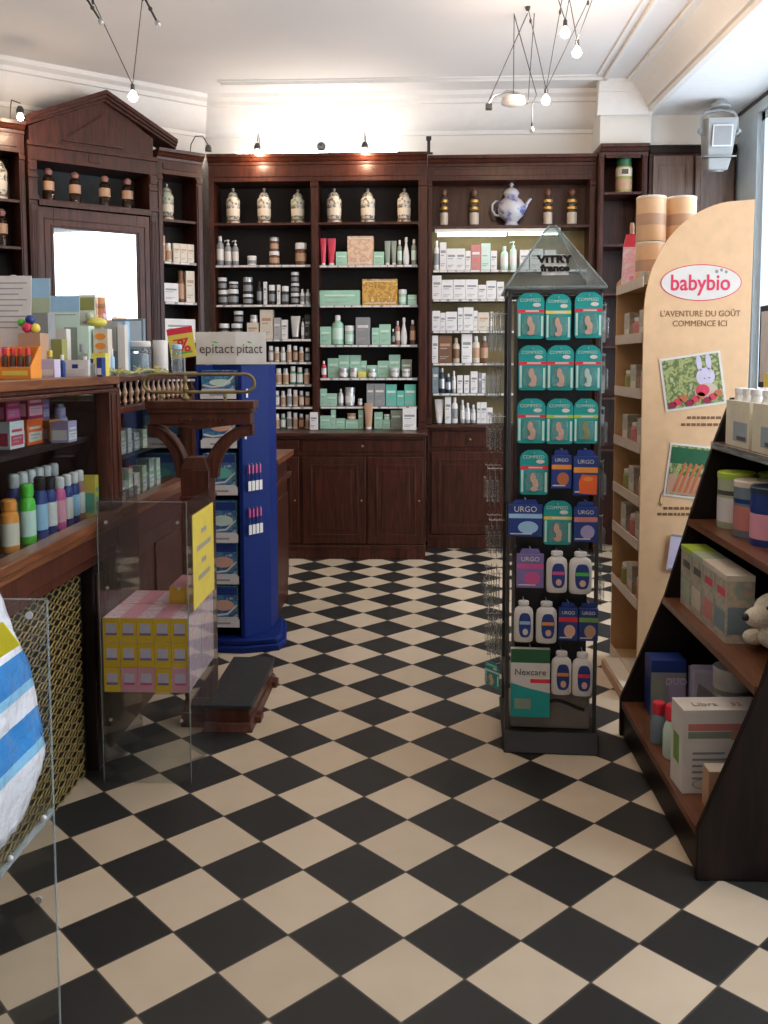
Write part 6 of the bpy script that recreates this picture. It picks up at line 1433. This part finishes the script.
cable_lamp('lit halogen lamp on wires at the right, lowest of the bright three', (.732, 5.5, 3.02), [(.62, 5.5, CZ), (.80, 5.35, CZ), (.96, 5.2, CZ)])
cable_lamp('lit halogen lamp on wires, upper left of the bright three', (.763, 5.0, 3.23), [(.70, 5.1, CZ), (.80, 4.9, CZ)])
cable_lamp('lit halogen lamp on wires, right of the bright three', (.844, 5.1, 3.16), [(.80, 5.2, CZ), (.96, 4.95, CZ)])
t = empty('wire_lamp', 'small unlit silver lamp hanging below the ceiling wires', 'lamp', (.652, 5.5, 2.85)); m = MB(); m.tube([(0, 0, .03), (0, 0, .14), (.03, .05, .22), (-.10, .12, CZ-2.85)], .003, 'dark_steel', 6); part('wire', m, t); bulb(t, (0, 0, 0), .016, False)
# transformer with arching bracket
t = empty('lamp_transformer', 'arched metal transformer bracket hanging on wires at the ceiling', 'transformer', (.53, 5.7, 3.06))
m = MB(); m.tube([(-.125, 0, .0), (-.09, 0, .05), (-.01, 0, .075), (.06, 0, .065), (.12, 0, .0)], .010, 'steel', 8); part('arch', m, t)
part('body', MB().lathe([(.05, -.01), (.075, 0), (.07, .035), (.03, .05)], 'offwhite', .03, 0, 20), t)
part('end_cap', MB().box(-.14, -.10, -.02, .02, -.035, .0, 'dark_steel'), t, bev=.004)
for a, b_ in ((-.12, .10), (.03, .02), (.12, .14)): m = MB(); m.tube([(a, 0, .02), (b_, -.1, CZ-3.06)], .003, 'dark_steel', 6); part('wire', m, t)
for i, (a, b_) in enumerate((((-1.893, 5.0, CZ), (-1.757, 5.0, 3.342)), ((-1.562, 5.0, CZ), (-1.443, 5.0, 3.326)))):
    t = empty('wire_spot', ['left', 'right'][i]+' of two short dark rods with silver tips at the ceiling', 'lamp', a); d = Vector(b_)-Vector(a)
    m = MB(); m.tube([(0, 0, 0), tuple(d)], .006, 'dark_steel', 8); part('rod', m, t); part('tip', MB().sphere(tuple(d*1.04), .018, 'silver', 12), t)
    for f in (.3, .7): part('joint', MB().sphere(tuple(d*f), .012, 'dark_steel', 8), t)
def arm(label, base, pts, head, lit, power=8, r=.022):
    t = empty('arm_lamp', label, 'lamp', base); m = MB(); m.tube(pts, .004, 'dark_steel', 8); part('arm', m, t)
    part('foot', MB().lathe([(.03, 0), (.03, .006), (.01, .012)], 'dark_steel', pts[0][0], pts[0][1], 14), t)
    part('lamp_head', MB().lathe([(.014, .0), (.024, -.02), (.026, -.045), (.02, -.046)], 'dark_steel', head[0], head[1], 14, z=head[2]), t)
    if lit: bulb(t, (head[0], head[1], head[2]-.07), r, True, power)
    return t
arm('small curved lamp arching over the corner of the central bookcase', (-1.78, 6.98, 3.065), [(0, 0, 0), (.01, 0, .08), (.05, -.02, .135), (.11, -.04, .13), (.155, -.05, .06)], (.155, -.05, .06), False)
arm('lit spot lamp with upright stem on the left bay of central bookcase', (-1.24, 6.96, 3.062), [(0, 0, 0), (0, 0, .12), (0, -.04, .14), (0, -.085, .07)], (0, -.085, .06), True, 10)
arm('lit spot lamp with upright stem on the right bay of central bookcase', (-.43, 6.96, 3.062), [(0, 0, 0), (0, 0, .12), (0, -.04, .14), (0, -.085, .07)], (0, -.085, .06), True, 10)
arm('lit spot lamp with curved arm over the left corner bookcase', (-2.78, 5.99+.12, 3.105), [(0, 0, 0), (.02, -.03, .09), (.06, -.10, .11), (.16, -.20, .06)], (.16, -.20, .04), True, 10)
for k, (x, y) in enumerate(((-.1, 3.85), (.55, 2.9), (-.45, 2.05), (-.5, .7), (1.0, 2.0))):  # extra lamps out of view, added to brighten the aisle and counter
    t = cable_lamp('added unseen halogen lamp on ceiling wires over the aisle, %s from the back' % ORD[k], (x, y, 3.1), [(x-.1, y, CZ), (x+.1, y, CZ)], 13)

def add_light(kind, name, loc, energy, col, size=.05, rot=None, sy=None):
    l = bpy.data.lights.new(name, kind); l.energy = energy; l.color = col
    if kind == 'AREA':
        l.size = size
        if sy: l.shape = 'RECTANGLE'; l.size_y = sy
    else: l.shadow_soft_size = size
    o = bpy.data.objects.new(name, l); COL.objects.link(o); o.location = loc
    if rot: o.rotation_euler = rot
    return o
KH = .95
for p_, loc, pw in LIGHTS:
    o = add_light('POINT', 'halogen_light', tuple(Vector(p_.location)+Vector(loc)+Vector((0, 0, -.035))), pw*KH, (1, .72, .48), .03)
# daylight outside the window
add_light('AREA', 'daylight', (WX+1.0, 3.7, 2.2), 190, (.86, .93, 1), 6.4, (0, PI/2, 0), 6.4).data.size = 3.6
W_ = bpy.data.worlds.new('World'); SC.world = W_; W_.use_nodes = True
bg = W_.node_tree.nodes['Background']; bg.inputs[0].default_value = (.85, .92, 1, 1); bg.inputs[1].default_value = 4.6

# ------------------------------------------------------------------ camera
cam = bpy.data.cameras.new('Camera'); co = bpy.data.objects.new('Camera', cam); COL.objects.link(co); SC.camera = co
cam.sensor_fit = 'AUTO'; cam.sensor_width = 36; cam.lens = 900.1/1024*36; cam.shift_x = 0; cam.shift_y = -(512-430.85)/1024; cam.clip_start = .05
yaw, pitch, roll = -.0421, .0767, -.0020
fwd = Vector((math.sin(yaw)*math.cos(pitch), math.cos(yaw)*math.cos(pitch), -math.sin(pitch)))
r_ = Vector((math.cos(yaw), -math.sin(yaw), 0)); u_ = r_.cross(fwd)
r2 = r_*math.cos(roll)+u_*math.sin(roll); u2 = -r_*math.sin(roll)+u_*math.cos(roll)
M_ = Matrix(((r2.x, u2.x, -fwd.x), (r2.y, u2.y, -fwd.y), (r2.z, u2.z, -fwd.z))).to_4x4(); M_.translation = Vector((0, 0, 1.4799)); co.matrix_world = M_
SC.view_settings.view_transform = 'Standard'; SC.view_settings.look = 'None'; SC.view_settings.gamma = 1.0; SC.view_settings.use_curve_mapping = False
SC.view_settings.exposure = -.43
